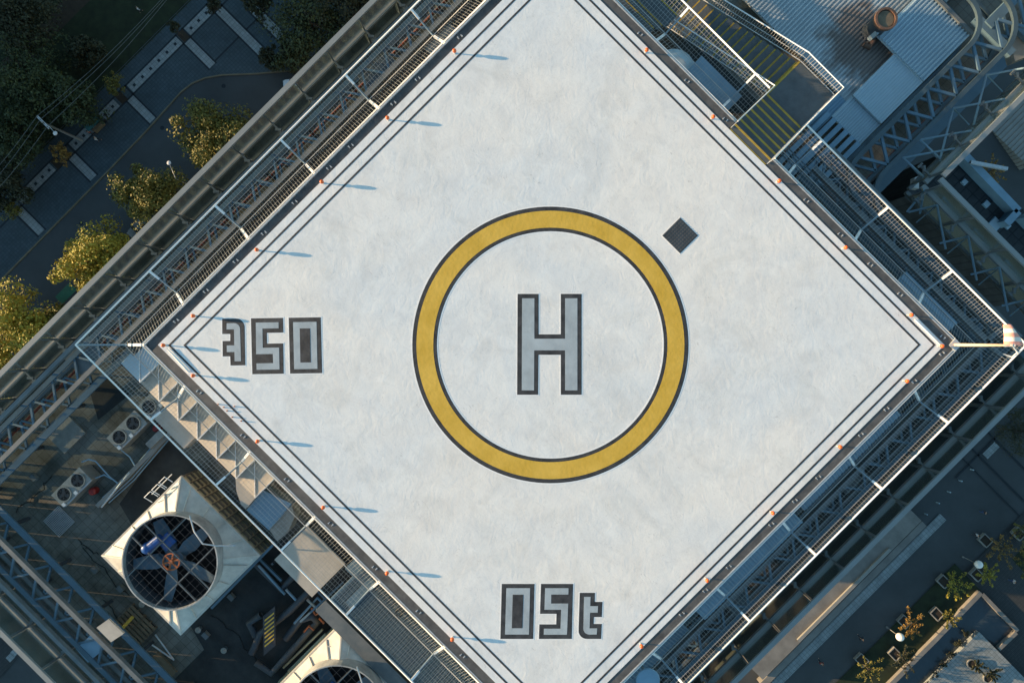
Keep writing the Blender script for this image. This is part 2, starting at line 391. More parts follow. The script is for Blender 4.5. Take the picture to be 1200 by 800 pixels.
# ---------------------------------------------------------------- ground setting
def sheet(name, poly, z, m, thick=0.0):
    mb = MB()
    if thick: mb.prism(poly, z-thick, z)
    else:
        n = len(poly); area = sum(poly[i][0]*poly[(i+1)%n][1]-poly[(i+1)%n][0]*poly[i][1] for i in range(n))
        if area < 0: poly = list(reversed(poly))
        mb.add([(a[0],a[1],z) for a in poly], [tuple(range(n))])
    return mb.build(name, m, kind='structure')
def PG(pts, z=0.0): return [tuple(p(x, y, z)[:2]) for x, y in pts]
def QG(S0,S1,T0,T1,z=0.0): return [tuple(q(a,b,z)[:2]) for a,b in ((S0,T0),(S1,T0),(S1,T1),(S0,T1))]
sheet('ground', [(-1500,-1500),(1500,-1500),(1500,1500),(-1500,1500)], 0.0, M['asphalt'])
kerbline = [(-600,928),(0,328),(62,265),(125,201),(170,154),(212,107),(225,97),(240,91),(260,87.5),(300,86),(355,81),(520,64),(700,0)]
plz = kerbline + [(620,-200),(40,-200),(-80,-80),(-600,440)]
sheet('plaza_pavement', PG([(-600,928),(0,328),(62,265),(125,201),(170,154),(212,107),(225,97),(240,91),(260,87.5),(300,86),(355,81),(520,64),(700,0),(420,-195),(-370,595)], 0.14), 0.14, M['plaza'], 0.13)
kb = MB()
for a, b in zip(kerbline[:-1], kerbline[1:]):
    kb.bar(p(a[0]+0.6,a[1]+0.6,0.08), p(b[0]+0.6,b[1]+0.6,0.08), 0.22, 0.17)
kb.build('kerb', M['kerb'], kind='structure')
sheet('park_lawn', PG([(-370,595),(420,-195),(200,-500),(-900,100)], 0.10), 0.10, M['grass'])
sheet('park_path', QG(74,106,-900,600,0.11), 0.108, M['soil'])
# pale stone bands with dark joints, set in the plaza
jt = MB(); st_ = MB(); sq_ = MB(); pit = MB()
def band(S0,S1,T0,T1, squares=0, axis='T'):
    a = q(S0,T0,0.15); b = q(S1,T1,0.15); st_.box(a.x,b.x,a.y,b.y,0.10,0.148)
    for i in range(squares):
        f = (i+0.5)/squares
        if axis == 'T': c = (0.5*(a.x+b.x), a.y+(b.y-a.y)*f)
        else: c = (a.x+(b.x-a.x)*f, 0.5*(a.y+b.y))
        sq_.box(c[0]-0.23,c[0]+0.23,c[1]-0.23,c[1]+0.23,0.11,0.153)
def joint(S0,S1,T0,T1):
    a = q(S0,T0,0.15); b = q(S1,T1,0.15); jt.box(a.x,b.x,a.y,b.y,0.10,0.1445)
for T0,T1,S1 in ((-231,-217,321),(-106,-92,318),(31,44,320),(165,178,326),(238,252,372)):
    band(268,S1,T0,T1,0)
    joint(246,S1+2,T0-3,T0); joint(246,S1+2,T1,T1+3)
for T0,T1,n in ((-213,-134,5),(-88,-34,3),(-20,16,2),(48,163,6),(182,235,3)):
    band(249,265,T0,T1,n)
band(303,383,279,294,4,'S'); joint(300,385,276,279); joint(300,385,294,297)
joint(265,268,-420,560); joint(246,249,-420,560); joint(322,325,180,300)
for T0 in (-131,-31,21,166,238):
    a = q(248,T0,0.15); b = q(266,T0+13,0.15); pit.box(a.x,b.x,a.y,b.y,0.10,0.152)
st_.build('pavement_band', M['palestone'], kind='structure')
jt.build('pavement_joint', M['joint'], kind='structure')
sq_.build('pavement_drain_square', M['joint'], kind='structure')
pit.build('tree_pit_soil', M['soil'], kind='structure')
# right-hand plaza
sheet('side_plaza', PG([(900,900),(1700,100),(1700,900)],0.1), 0.10, M['plaza2'])
sheet('side_lawn', PG([(1119,660),(1150,692),(1040,803),(900,940),(860,920)],0.11), 0.11, M['grass'])
sheet('side_lawn_strip', PG([(1200,640),(1186,655),(1200,670),(1260,690),(1260,600)],0.112), 0.112, M['grass'])
sheet('basin_floor', PG([(1150,697),(1190,738),(1171,757),(1148,742),(1000,890),(970,870)],0.12), 0.12, M['water'])
cw = MB()
def wallst(pts, wd=0.5, h=0.75, zb=0.1):
    for a, b in zip(pts[:-1], pts[1:]): cw.bar(Vector(p(a[0],a[1],h))*1+Vector((0,0,-(h-zb)/2)), Vector(p(b[0],b[1],h))+Vector((0,0,-(h-zb)/2)), wd, h-zb)
wallst([(1040,806),(1095,751),(1150,694)], 0.75)
wallst([(1151.5,696),(1193,739)], 0.6)
wallst([(1191.5,741),(1171,760.5)], 0.6)
tag(cw.build('basin_wall', M['podium']), 'low pale concrete wall round the dark L-shaped basin', 'wall')
pf = MB(); pf.pp([(1147.5,740),(1330,925),(1050,1000),(1080,808)],0.9,0.1)
tag(pf.build('paved_platform', M['palestone']), 'raised pale paved platform beside the dark basin', 'platform')
# paving details by the right-hand edge
s5 = MB()
for (S0,S1,T0,T1) in ((1683,1695,620,648),): 
    a=q(S0,T0,.12); b=q(S1,T1,.12); s5.box(a.x,b.x,a.y,b.y,0.08,0.118)
s5.build('pale_slab', M['palestone'], kind='structure')
j5 = MB()
for (S0,S1,T0,T1) in ((1661,1664,560,900),(1678,1681,560,900),(1640,1800,612,615),(1640,1800,650,653),(1640,1800,590,592)):
    a=q(S0,T0,.12); b=q(S1,T1,.12); j5.box(a.x,b.x,a.y,b.y,0.08,0.1145)
j5.build('dark_paving_strip', M['joint'], kind='structure')
band_=MB()
for (x_,y_) in ((12,770),(17,764),(0,742)): 
    c_=p(x_,y_,.15); band_.box(c_.x-.5,c_.x+.5,c_.y-.6,c_.y+.6,.05,.12)
band_.build('pale_paving_square', M['palestone'], kind='structure')
sheet('corner_pavement', PG([(-200,560),(0,733),(25,766),(-60,860),(-400,860)],0.1),0.10,M['plaza2'])
# podium roof strip along the foot of the tower
pod = thing('podium_ledge', 'long pale stone podium ledge beside the plaza at the foot of the tower', 'ledge', q(1680,280,0))
MB().st(1655,1690,98,470,3.0,0.05).build('ledge_slab', M['podium'], pod)
MB().st(1684,1689.5,185,400,3.35,3.0).build('coping', M['concrete'], pod)
MB().st(1691,1702,90,470,1.6,0.05).build('step', M['podium'], pod)
sheet('podium_border', QG(1703,1718,84,500,0.14), 0.14, M['palestone'])
# far steps, top right
fs = thing('stone_steps', 'broad grey stone steps climbing at the far right edge', 'steps', q(1330,1040,0))
for i in range(12):
    MB().st(1316+i*7.2,1316+(i+1)*7.2-1,1010,1240,0.3+0.16*i,0.05).build('step', M['concrete'], fs)

# ---------------------------------------------------------------- the tower building
ZF = 76.5; ZC = 79.5
BU0 = q(438,0,ZC).x; BU1 = q(1660,0,ZC).x; BV0 = q(0,-741,ZC).y; BV1 = q(0,893,ZC).y
WU1 = q(1312,0,ZC).x; WV1 = BV1 + 34; WU0 = BU0
bld = thing('tower_block', 'tall office tower carrying the white helipad on its roof', 'building', (0,0,0))
ix = 0.12
MB().prism([(BU0+ix,BV0+ix),(BU1-ix,BV0+ix),(BU1-ix,BV1-ix),(WU1-ix,BV1-ix),(WU1-ix,WV1),(WU0+ix,WV1)],0.0,71.0).build('facade', M['facade'], bld)
S812 = q(0,812,78.5).y; S1237 = q(1237,0,78.5).x
MB().prism([(BU0+ix,BV0+ix),(BU1-ix,BV0+ix),(BU1-ix,S812),(S1237,S812),(S1237,WV1),(WU0+ix,WV1)],71.0,ZF).build('roof_slab', M['roof'], bld)
vz = 71.3
# walkways in the sunken court at the upper right
MB().box(S1237+1.6,S1237+2.25,S812+0.2,WV1,71.0,71.35).box(S1237+2.25,BU1-1,S812+0.2,S812+0.9,71.0,71.34).build('walkway', M['steel'], bld)
MB().box(S1237+0.9,S1237+1.05,S812+0.2,WV1,71.0,71.5).build('red_kerb', M['redpipe'], bld)
# dark bitumen patches on the roof
def roofpatch(pts, name='roof_membrane', m='roof_dark', z=ZF+0.006, th=0.02):
    return MB().pp(pts, z, z-th).build(name, M[m], bld)
roofpatch([(196,512),(300,600),(420,700),(320,900),(175,650),(140,590)])
roofpatch([(104,455),(128,440),(152,462),(115,492)])
for S0,S1,T0,T1 in ((592,1596,-214,770),(1000,1596,-640,-215)):
    MB().st(S0,S1,T0,T1,ZF+.012+.004*(S0>700),ZF-.02).build('roof_membrane', M['roof_dark'], bld)

# glass screens round the roof edge
def screen(label, a0, b0, inward, step):          # a0 -> b0 bottom corners, inward unit vector
    a0 = Vector(a0); b0 = Vector(b0); L = (b0-a0).length; d = (b0-a0).normalized(); inw = Vector(inward)
    t = thing('glass_screen', label, 'glass screen', (a0.x, a0.y, ZF), 'glass screens round the roof edge')
    A = Vector((a0.x,a0.y,0)); Bv = Vector((b0.x,b0.y,0))
    Z = lambda z: Vector((0,0,z))
    MB().bar(A+Z(ZC-0.06), Bv+Z(ZC-0.06), 0.24, 0.12).build('cap_rail', M['cap'], t)
    MB().bar(A+Z(78.05)+inw*0.02, Bv+Z(78.05)+inw*0.06, 0.24, 0.16).build('mid_rail', M['cap'], t)
    MB().bar(A+Z(ZF+0.1), Bv+Z(ZF+0.1), 0.18, 0.2).build('bottom_rail', M['steel_mid'], t)
    n = int(L/step); 
    for i in range(n+1):
        c = A + d*(i*step+0.3)
        mb = MB(); mb.bar(c+Z(ZF+0.2)+inw*0.08, c+Z(ZC-0.12)+inw*0.08, 0.07, 0.10)
        mb.bar(c+Z(78.25)+inw*0.1, c+Z(78.25)+inw*0.85, 0.08, 0.08)
        po = mb.build('bracket_post', M['steel_mid'], t)
        k = MB(); k.bar(c+Z(78.3)+inw*0.5-d*0.1, c+Z(78.3)+inw*0.72+d*0.1, 0.12, 0.12).bar(c+Z(78.25)+inw*0.85-d*.15, c+Z(78.25)+inw*0.85+d*.15, .1, .1)
        k.build('clamp', M['steel_mid'], po)
        if i < n:
            e0 = c + d*0.05; e1 = c + d*(step-0.05)
            for zl, zh in ((ZF+0.2,77.95),(78.15,ZC-0.12)):
                MB().bar(e0+Z((zl+zh)/2), e1+Z((zl+zh)/2), 0.03, zh-zl).build('glass_pane', M['glass'], t)
    return t
step = 72*K(78)
screen('long glass screen along the street-side roof edge, upper left', (BU0,BV0,0), (BU0,WV1-8,0), (1,0,0), step)
screen('glass screen along the lower left roof edge near the cooling towers', (BU0+.2,BV0,0), (BU1-.2,BV0,0), (0,1,0), step)
screen('glass screen on the roof edge over the dark side plaza, lower right', (BU1,BV0,0), (BU1,BV1,0), (-1,0,0), step)
screen('short glass screen across the far side of the sunken court', (WU1,BV1,0), (BU1-.2,BV1,0), (0,-1,0), step)
screen('glass screen along the outer edge of the upper right wing', (WU1,BV1+.2,0), (WU1,WV1,0), (-1,0,0), step)

# roof truss ring
def truss(label, ax, i_st, o_st, a0, a1, n0, sp, zt=79.0, zb=77.6, ends=None):
    """ax 'T': runs along T, i_st/o_st are S; ax 'S': runs along S."""
    t = thing('roof_truss', label, 'roof truss', (q(i_st,a0,ZF) if ax=='T' else q(a0,i_st,ZF)), 'steel trusses round the roof')
    def P(c, a, z): return q(c,a,z) if ax=='T' else q(a,c,z)
    sgn = 1 if o_st > i_st else -1
    Pz = lambda c,a,z: Vector((P(c,a,zt).x, P(c,a,zt).y, z))
    ic = MB(); oc = MB()
    for c, mb, wd in ((i_st, ic, 0.21),(o_st, oc, 0.19)):
        mb.bar(Pz(c,a0,zt), Pz(c,a1,zt), wd, 0.22)
        mb.bar(Pz(c,a0,zb), Pz(c,a1,zb), wd, 0.18)
    ic.build('inner_chord', M['steel_mid'], t); oc.build('outer_chord', M['steel_mid'], t)
    MB().bar(Pz(i_st-sgn*7,a0,zb+0.25), Pz(i_st-sgn*7,a1,zb+0.25), 0.30, 0.10).build('inner_flange', M['steel'], t)
    MB().bar(Pz(o_st-sgn*6,a0,zt-0.4), Pz(o_st-sgn*6,a1,zt-0.4), 0.22, 0.10).build('outer_flange', M['steel'], t)
    lo, hi = min(a0,a1), max(a0,a1)
    k = math.ceil((lo-n0)/sp); b = []
    a = n0 + k*sp
    while a < hi:
        for da in (-0.47*sp, 0.47*sp):
            if lo < a+da < hi:
                g = 0.02*sp*(1 if da > 0 else -1)
                b.append((Pz(o_st-sgn*7,a+g,zt-0.45), Pz(i_st+sgn*3,a+da,zt-0.3)))
                b.append((Pz(o_st-sgn*7,a+g,zb+0.1), Pz(i_st+sgn*3,a+da,zb+0.1)))
        a += sp
    for i, (x, y) in enumerate(b[:96]):
        MB().bar(x, y, 0.10, 0.10).build('brace', M['steel'], t)
    # short posts down to the roof
    a = lo + 10
    while a < hi:
        for cc_ in (i_st, o_st):
            c = Pz(cc_, a, 0); MB().box(c.x-.08,c.x+.08,c.y-.08,c.y+.08,ZF,zb-.1).build('post', M['steel_dark'], t)
        a += sp*2
    return t
truss('steel roof truss running along the street side, upper left', 'T', 541, 492, -640, 700, -390, 52.5)
truss('steel roof truss at the lower left beyond the cooling towers', 'S', -632, -682, 500, 1300, 737, 52)
truss('steel roof truss below the net on the lower right side', 'T', 1556, 1602, -420, 790, 665, 55.5)
truss('steel roof truss below the net on the upper right side', 'S', 756, 800, 1150, 1590, 1372, 55.5)

# ---------------------------------------------------------------- the helipad
pu0, pv0 = q(589,-219,81)[:2]; pu1, pv1 = q(1511,703,81)[:2]
pad = thing('helipad', 'white square rooftop helipad with a yellow ring and grey H', 'helipad', ((pu0+pu1)/2,(pv0+pv1)/2,76.5))
MB().box(pu0,pu1,pv0,pv1,80.45,81.0).build('deck', M['deck'], pad)
us = MB()
for i in range(7):
    f = 0.06+0.88*i/6
    us.box(pu0+.6,pu1-.6, pv0+(pv1-pv0)*f-.12, pv0+(pv1-pv0)*f+.12, 79.75,80.45)
    us.box(pu0+(pu1-pu0)*f-.12, pu0+(pu1-pu0)*f+.12, pv0+.6,pv1-.6, 79.2,79.74)
us.build('deck_beams', M['steel_dark'], pad)
for i in range(4):
    for j in range(4):
        u = pu0+(pu1-pu0)*(0.06+0.88*i/3); v = pv0+(pv1-pv0)*(0.06+0.88*j/3)
        MB().cyl((u,v),0.22,0.22,ZF,79.2,16).build('column', M['steel'], pad)
# gutters and lips
g = MB(); o = 0.42
g.box(pu0-o,pu0-.003,pv0-o,pv1+o,80.5,80.90); g.box(pu1+.003,pu1+o,pv0-o,pv1+o,80.5,80.975)
g.box(pu0,pu1,pv0-o,pv0-.003,80.5,80.975); g.build('gutter', M['gutter'], pad)
sA = q(1005,0,81).x; sB = q(1091,0,81).x
MB().box(pu0,sA,pv1+.003,pv1+o,80.5,80.975).box(sB,pu1,pv1+.003,pv1+o,80.5,80.975).build('gutter', M['gutter'], pad)
lp = MB()
for (a,b,c,d) in ((pu0-o-.06,pu0-o,pv0-o-.06,pv1+o),(pu1+o,pu1+o+.06,pv0-o-.06,pv1+o),(pu0-o,pu1+o,pv0-o-.06,pv0-o),(pu0-o,sA,pv1+o,pv1+o+.06),(sB,pu1+o+.06,pv1+o,pv1+o+.06)):
    lp.box(a,b,c,d,80.4,81.01 if (a < pu0-.1 and b < pu0) else 80.985)
lp.build('edge_lip', M['galv'], pad)
# tie brackets in the gutters
def tie(u, v, along):
    mb = MB()
    for s in (-1,1):
        if along == 'u': mb.box(u+s*.09-.03,u+s*.09+.03,v-.02+s*.05,v+.02+s*.05,80.89,81.0); mb.box(u+s*.09-.015,u+s*.09+.015,v+s*.02-.06,v+s*.02+.06,80.89,80.995)
        else: mb.box(u-.02+s*.05,u+.02+s*.05,v+s*.09-.03,v+s*.09+.03,80.89,81.0); mb.box(u+s*.02-.06,u+s*.02+.06,v+s*.09-.015,v+s*.09+.015,80.89,80.995)
    mb.build('tie_bracket', M['galv'], pad)
for i in range(9):
    S = 692+103*i-.0
    if S < 1500: tie(q(S,0,81).x, pv0-.2, 'u')
for T in (496,397,340,240,189,108,36,-30,-100,-170): tie(pu0-.2, q(0,T,81).y, 'v')
for T in (80,135,190,290,345,400,500,560,625,690): tie(pu1+.2, q(0,T,81).y, 'v')
for S in (790,900,990,1180,1260,1330,1400,1500): tie(q(S,0,81).x, pv1+.2, 'u')
# painted edge lines
def frame(mb, S0,S1,T0,T1, w_, z0, z1):
    a = q(S0,T0,81); b = q(S1,T1,81); h = w_/2
    mb.box(a.x-h,a.x+h,a.y-h,b.y+h,z0,z1); mb.box(b.x-h,b.x+h,a.y-h,b.y+h,z0,z1)
    mb.box(a.x+h,b.x-h,a.y-h,a.y+h,z0,z1); mb.box(a.x+h,b.x-h,b.y-h,b.y+h,z0,z1)
mb = MB(); frame(mb,603,1499,-206,691,0.085,80.99,81.006); mb.build('outer_edge_line', M['black'], pad)
mb = MB(); frame(mb,621,1481,-188,673.5,0.085,80.99,81.006); mb.build('inner_edge_line', M['black'], pad)
# ring
cc = p(645,404,81); s = mpx(81)
MB().ring(cc, 131.5*s, 163.2*s, 80.99, 81.004).build('ring_border', M['white'], pad)
MB().ring(cc, 133*s, 161.8*s, 80.99, 81.008).build('ring_outline', M['black'], pad)
MB().ring(cc, 137.2*s, 157*s, 80.99, 81.012).build('yellow_ring', M['yellow'], pad)
def offset(poly, d):
    n = len(poly); area = sum(poly[i][0]*poly[(i+1)%n][1]-poly[(i+1)%n][0]*poly[i][1] for i in range(n))
    if area < 0: poly = list(reversed(poly))
    out = []
    for i in range(n):
        a = Vector(poly[i-1]); b = Vector(poly[i]); c = Vector(poly[(i+1)%n])
        d1 = (b-a).normalized(); d2 = (c-b).normalized()
        n1 = Vector((d1.y,-d1.x)); n2 = Vector((d2.y,-d2.x))
        m_ = (n1+n2); m_ = m_/max(0.3,(1+n1.dot(n2)))
        out.append(tuple(b+m_*d))
    return out
def glyph(name, blk, greys, holes=(), xf=lambda x,y:(x,y)):
    bp_ = [tuple(p(*xf(x,y),81)[:2]) for x,y in blk]
    MB().prism(offset(bp_,0.045),80.99,81.004).build(name+'_border', M['white'], pad)
    MB().prism(bp_,80.99,81.008).build(name+'_outline', M['black'], pad)
    g_ = MB()
    for gp in greys: g_.prism([tuple(p(*xf(x,y),81)[:2]) for x,y in gp],80.99,81.012)
    g_.build(name, M['grey'], pad)
    for h in holes: MB().prism([tuple(p(*xf(x,y),81)[:2]) for x,y in h],80.99,81.016).build(name+'_centre', M['black'], pad)
H = [(606.6,344.3),(631.2,344.3),(631.2,391.6),(657.2,391.6),(657.2,344.3),(681.6,344.3),(681.6,462.3),(657.2,462.3),(657.2,415.6),(631,415.6),(630.6,462.3),(606,462.3)]
Hi = [(611.8,349.5),(626.2,349.5),(626.2,396.8),(662.2,396.8),(662.2,349.5),(676.6,349.5),(676.6,457.2),(662.2,457.2),(662.2,410.4),(626,410.4),(625.8,457.2),(611.4,457.2)]
glyph('letter_h', H, [Hi])
ar = lambda cx,cy,r,a0,a1,n=6: [(cx+r*math.cos(math.radians(a0+(a1-a0)*i/n)), cy+r*math.sin(math.radians(a0+(a1-a0)*i/n))) for i in range(n+1)]
G0 = [(240,218),(432,218),(424,540),(232,540)]
G0i = [(267,243),(406,243),(399,514),(259,514)]
G0h = [(304,281),(367,281),(361,477),(299,477)]
GS = [(470,218),(658,218),(650,540),(458,540),(460,455),(559,455),(561,393),(464,393)]
GSi = [(494,243),(631,243),(630,280),(530,280),(529,333),(629,333),(622,515),(486,515),(487,480),(584,480),(588,369),(490,369)]
GT = [(697,270),(786,270),(785,323),(830,323),(826,412),(780,412),(778,452),(826,452),(822,540)] + ar(738,492,48,90,180)
GTi = [(722,294),(760,294),(758,348),(804,348),(802,386),(757,386),(754,478),(799,478),(796,514)] + ar(752,480,34,90,180)
fB = lambda x,y: (540+x/5.0, 640+y/5.0)
def fL(x,y):
    X = 988-.979*(x-240)-.050*(y-218); Y = 485+.0156*(x-240)-1.015*(y-218)
    return (180+X/5.0, 340+Y/5.0)
for f in (fB, fL):
    glyph('numeral_zero', G0, [G0i], [G0h], f)
    glyph('letter_s', GS, [GSi], (), f)
    glyph('letter_t', GT, [GTi], (), f)
# recessed drain grate
c = q(1073,521,81); h = 21*K(81)
MB().box(c.x-h-.03,c.x+h+.03,c.y-h-.03,c.y+h+.03,80.99,81.005).build('drain_frame', M['white'], pad)
MB().box(c.x-h,c.x+h,c.y-h,c.y+h,80.99,81.010).build('drain_plate', M['gutter'], pad)
dg = MB()
for i in range(9):
    a = -h+2*h*(i+.5)/9
    dg.box(c.x+a-.012,c.x+a+.012,c.y-h,c.y+h,81.0,81.018); dg.box(c.x-h,c.x+h,c.y+a-.012,c.y+a+.012,81.0,81.016)
dg.build('drain_grate', M['steel_dark'], pad)

# marker lights
def make_light():
    t = thing('marker_light', 'x', 'marker light', (0,0,0), 'orange marker lights round the helipad')
    MB().cyl((0,0),.055,.045,0,.02,16).cyl((0,0),.028,.028,.02,.13,12).build('post', M['galv'], t)
    MB().cyl((0,0),.03,.07,.13,.16,16).cyl((0,0),.07,.07,.16,.19,16).cyl((0,0),.045,.045,.19,.22,12).build('collar', M['galv'], t)
    mb = MB(); mb.lathe((0,0,.22), [(.06,0),(.085,.02),(.09,.06),(.085,.11),(.06,.15),(.02,.165)], 16)
    mb.build('lens', M['orange'], t, smooth=True)
    return t
L0 = make_light()
UL = [(532.5,59.5),(454,138),(377,213),(300.5,292.5),(226,370)]
LL = [(226,440),(301.5,517),(378.5,594.5),(453.5,671.5),(530,749)]
LR = [(752,757),(829,680),(906,601),(985,523.5),(1063.5,446.5)]
UR = [(758,58.5),(836,136.7),(913.5,212),(991.5,290),(1068.5,369)]
ordn = ['first','second','third','fourth','fifth']
lights = [((191,404.5),'orange marker light on the left corner of the helipad'),((1104.5,405.5),'orange marker light on the right corner beside the windsock pole')]
for i,c in enumerate(UL): lights.append((c, ordn[i]+' orange marker light from the top on the street-side edge of the helipad'))
for i,c in enumerate(LL): lights.append((c, ordn[i]+' orange marker light below the left corner on the cooling tower side'))
for i,c in enumerate(LR): lights.append((c, ordn[i]+' orange marker light from the bottom on the dark plaza side edge'))
for i,c in enumerate(UR): lights.append((c, ordn[i]+' orange marker light from the top on the stair side edge'))
for i,((x,y),lb) in enumerate(lights):
    o_ = L0 if i == 0 else copy_tree(L0)
    a = p(x,y,81.30); place(o_, (a.x,a.y,81.0), random.Random(i).random()*6, lb)
# conduits at the corners
for (a,b,lb) in (((197,409),(221,435),'short white conduit between two marker lights at the left corner'),((1073,374),(1102,403),'short white conduit between two marker lights at the right corner')):
    A = p(*a,81.05); B = p(*b,81.05)
    tag(MB().tube([A-Vector((0,0,.06)),A,B,B-Vector((0,0,.06))],.045,10).build('conduit', M['whitesteel'], smooth=True), lb, 'conduit', 'white conduits on the deck')
for i,(x,y) in enumerate([(256,473.5),(262.5,477),(266.5,481),(272.5,488.5),(283,493),(275,476)]):
    a = p(x,y,81); tag(MB().cyl((a.x,a.y),.03,.02,81.0,81.10,8).build('anchor_stub', M['rust'], smooth=False), 'small rusty anchor stub standing on the white deck near the left corner', 'anchor stub', 'anchor stubs on the deck')

# ---------------------------------------------------------------- safety nets
PROF = [(0.62,80.78),(1.43,80.15),(2.76,80.75)]
def prof_z(o_):
    for (a,za),(b,zb) in zip(PROF[:-1],PROF[1:]):
        if o_ <= b: return za+(zb-za)*(o_-a)/(b-a)
    return PROF[-1][1]
def net(label, mp, a0, a1, e0, e1, struts, corner0, corner1):
    """mp(a,o,z)->world. a0..a1 extents at pad edge; e0/e1: True = mitred corner."""
    t = thing('safety_net', label, 'safety net', mp((a0+a1)/2,1.43,80.0), 'perimeter safety nets')
    oi, ob, oo = [x[0] for x in PROF]
    A = lambda o_: a0 - (o_ if corner0 else 0); B = lambda o_: a1 + (o_ if corner1 else 0)
    MB().tube([mp(A(oo),oo,PROF[2][1]), mp(B(oo),oo,PROF[2][1])],.04,8).build('outer_rail', M['whitesteel'], t, smooth=True)
    MB().tube([mp(A(oi),oi,PROF[0][1]), mp(B(oi),oi,PROF[0][1])],.035,8).build('inner_rail', M['whitesteel'], t, smooth=True)
    MB().tube([mp(A(ob),ob,PROF[1][1]-.02), mp(B(ob),ob,PROF[1][1]-.02)],.018,6).build('bend_rod', M['galv'], t, smooth=True)
    wm = MB(); wd = .0085
    n = int((oo-oi)/.165)
    for i in range(1,n+1):
        o_ = oi+(oo-oi)*i/(n+1)
        if o_ < ob and i % 2: continue
        wm.bar(mp(A(o_),o_,prof_z(o_)), mp(B(o_),o_,prof_z(o_)), wd, wd)
    a = A(oo)+.07
    while a < B(oo):
        c = 0
        if corner0 and a < a0: c = a0-a
        if corner1 and a > a1: c = a-a1
        s0 = max(oi, c)
        pts = [s0]+[x for x in (ob,) if x > s0]+[oo]
        for x,y in zip(pts[:-1],pts[1:]):
            if y-x > .02: wm.bar(mp(a,x,prof_z(x)), mp(a,y,prof_z(y)), wd, wd)
        a += .148
    wm.build('wire_mesh', M['wire'], t)
    for s_ in struts:
        mb = MB(); pts = [mp(s_,.42,80.75), mp(s_,ob,80.13-.03), mp(s_,oo,PROF[2][1]-.03)]
        mb.tube(pts,.042,8); st1 = mb.build('strut', M['strut'], t, smooth=True)
        m0 = mp(s_,.5,80.72); m1 = pts[0].lerp(pts[1],.92)
        MB().bar(m0, m1, .11, .09).build('sleeve', M['whitesteel'], t)
        MB().bar(pts[2].lerp(pts[1],.36), pts[2], .10, .09).build('sleeve', M['whitesteel'], t)
    if corner1 or corner0:
        for fl, aa, sg in ((corner0,a0,-1),(corner1,a1,1)):
            if fl == 'strut':
                pts = [mp(aa+sg*x,x,z) for x,z in ((.42,80.75),(ob,80.12),(oo,PROF[2][1]-.03))]
                MB().tube(pts,.045,8).build('strut', M['strut'], t, smooth=True)
                MB().bar(pts[0],pts[0].lerp(pts[1],.8),.12,.1).build('sleeve', M['whitesteel'], t)
    return t
V = Vector
yT = lambda T: q(0,T,80.75).y
xS = lambda S_: q(S_,0,80.75).x
net('wire safety net along the street-side edge of the helipad, upper left', lambda a,o_,z: V((pu0-o_,a,z)), pv0, pv1, 1,1, [yT(T) for T in (624,471,317,165,11,-143)], 'strut', False)
net('wire safety net above the cooling towers along the lower left edge', lambda a,o_,z: V((a,pv0-o_,z)), pu0, pu1, 1,1, [xS(x) for x in (668,821,974,1126,1279,1432)], 'a', 'a')
net('wire safety net over the dark truss along the lower right edge', lambda a,o_,z: V((pu1+o_,a,z)), pv0, pv1, 1,1, [yT(T) for T in (-155,-1,151,306,461,616)], 'a', 'strut')
net('wire safety net between the stair and the right corner', lambda a,o_,z: V((a,pv1+o_,z)), sB, pu1, 1,1, [xS(x) for x in (1128,1284,1434)], False, 'a')
net('wire safety net above the lower stair flight at the top edge', lambda a,o_,z: V((a,pv1+o_,z)), pu0, sA, 1,1, [xS(x) for x in (660,816,972)], 'a', False)

# ---------------------------------------------------------------- stair with landing, upper right
stair = thing('access_stair', 'dark steel stair with yellow nosings dropping from the helipad edge', 'stair', q(1048,745,76.5))
yv = lambda T,z: q(0,T,z).y
x0 = q(1007,0,81).x; x1 = q(1090,0,81).x
Ts = [704,715,727,739,751,763,775,787]
v_prev = pv1
for i in range(8):
    zt = 80.98-.15*i
    va = yv(Ts[i],zt); vb = yv(Ts[i+1],zt-.15) if i < 7 else None
    if i < 7:
        MB().box(x0,x1,va+.003,vb-.002,zt-.06,zt).build('tread', M['tread'], stair)
        MB().box(x0,x1,vb-.095,vb-.003,zt+.0,zt+.008).build('nosing', M['nosing'], stair)
        MB().box(x0,x1,vb-.03,vb-.005,zt-.145,zt-.061).build('riser', M['steel_dark'], stair)
zl = 80.98-.15*7
vl0 = yv(787,zl); vl1 = yv(865,zl); ul0 = q(1009,0,zl).x; ul1 = q(1088,0,zl).x
MB().box(ul0,ul1,vl0,vl1,zl-.15,zl).build('landing', M['tread'], stair)
MB().box(x0,x1,pv1+.003,pv1+.07,80.98,80.99).box(ul0-.03,ul0+.06,vl0+.05,vl1,zl,zl+.008).build('nosing', M['nosing'], stair)
for i in range(17):
    zt = zl-.15*(i+1); S1_ = 1009-13.3*i; 
    ua = q(S1_-13.3,0,zt).x - .02*i*0; ub = q(S1_,0,zl-.15*i).x
    MB().box(ua-.02,ub-.003,vl0+.12,vl1-.06,zt-.05,zt).build('tread', M['tread'], stair)
    MB().box(ub-.105,ub-.005,vl0+.12,vl1-.06,zt,zt+.008).build('nosing', M['nosing'], stair)
    MB().box(ub-.003,ub+.03,vl0+.12,vl1-.06,zt-.02,zt+.15-.055).build('riser', M['steel_dark'], stair)
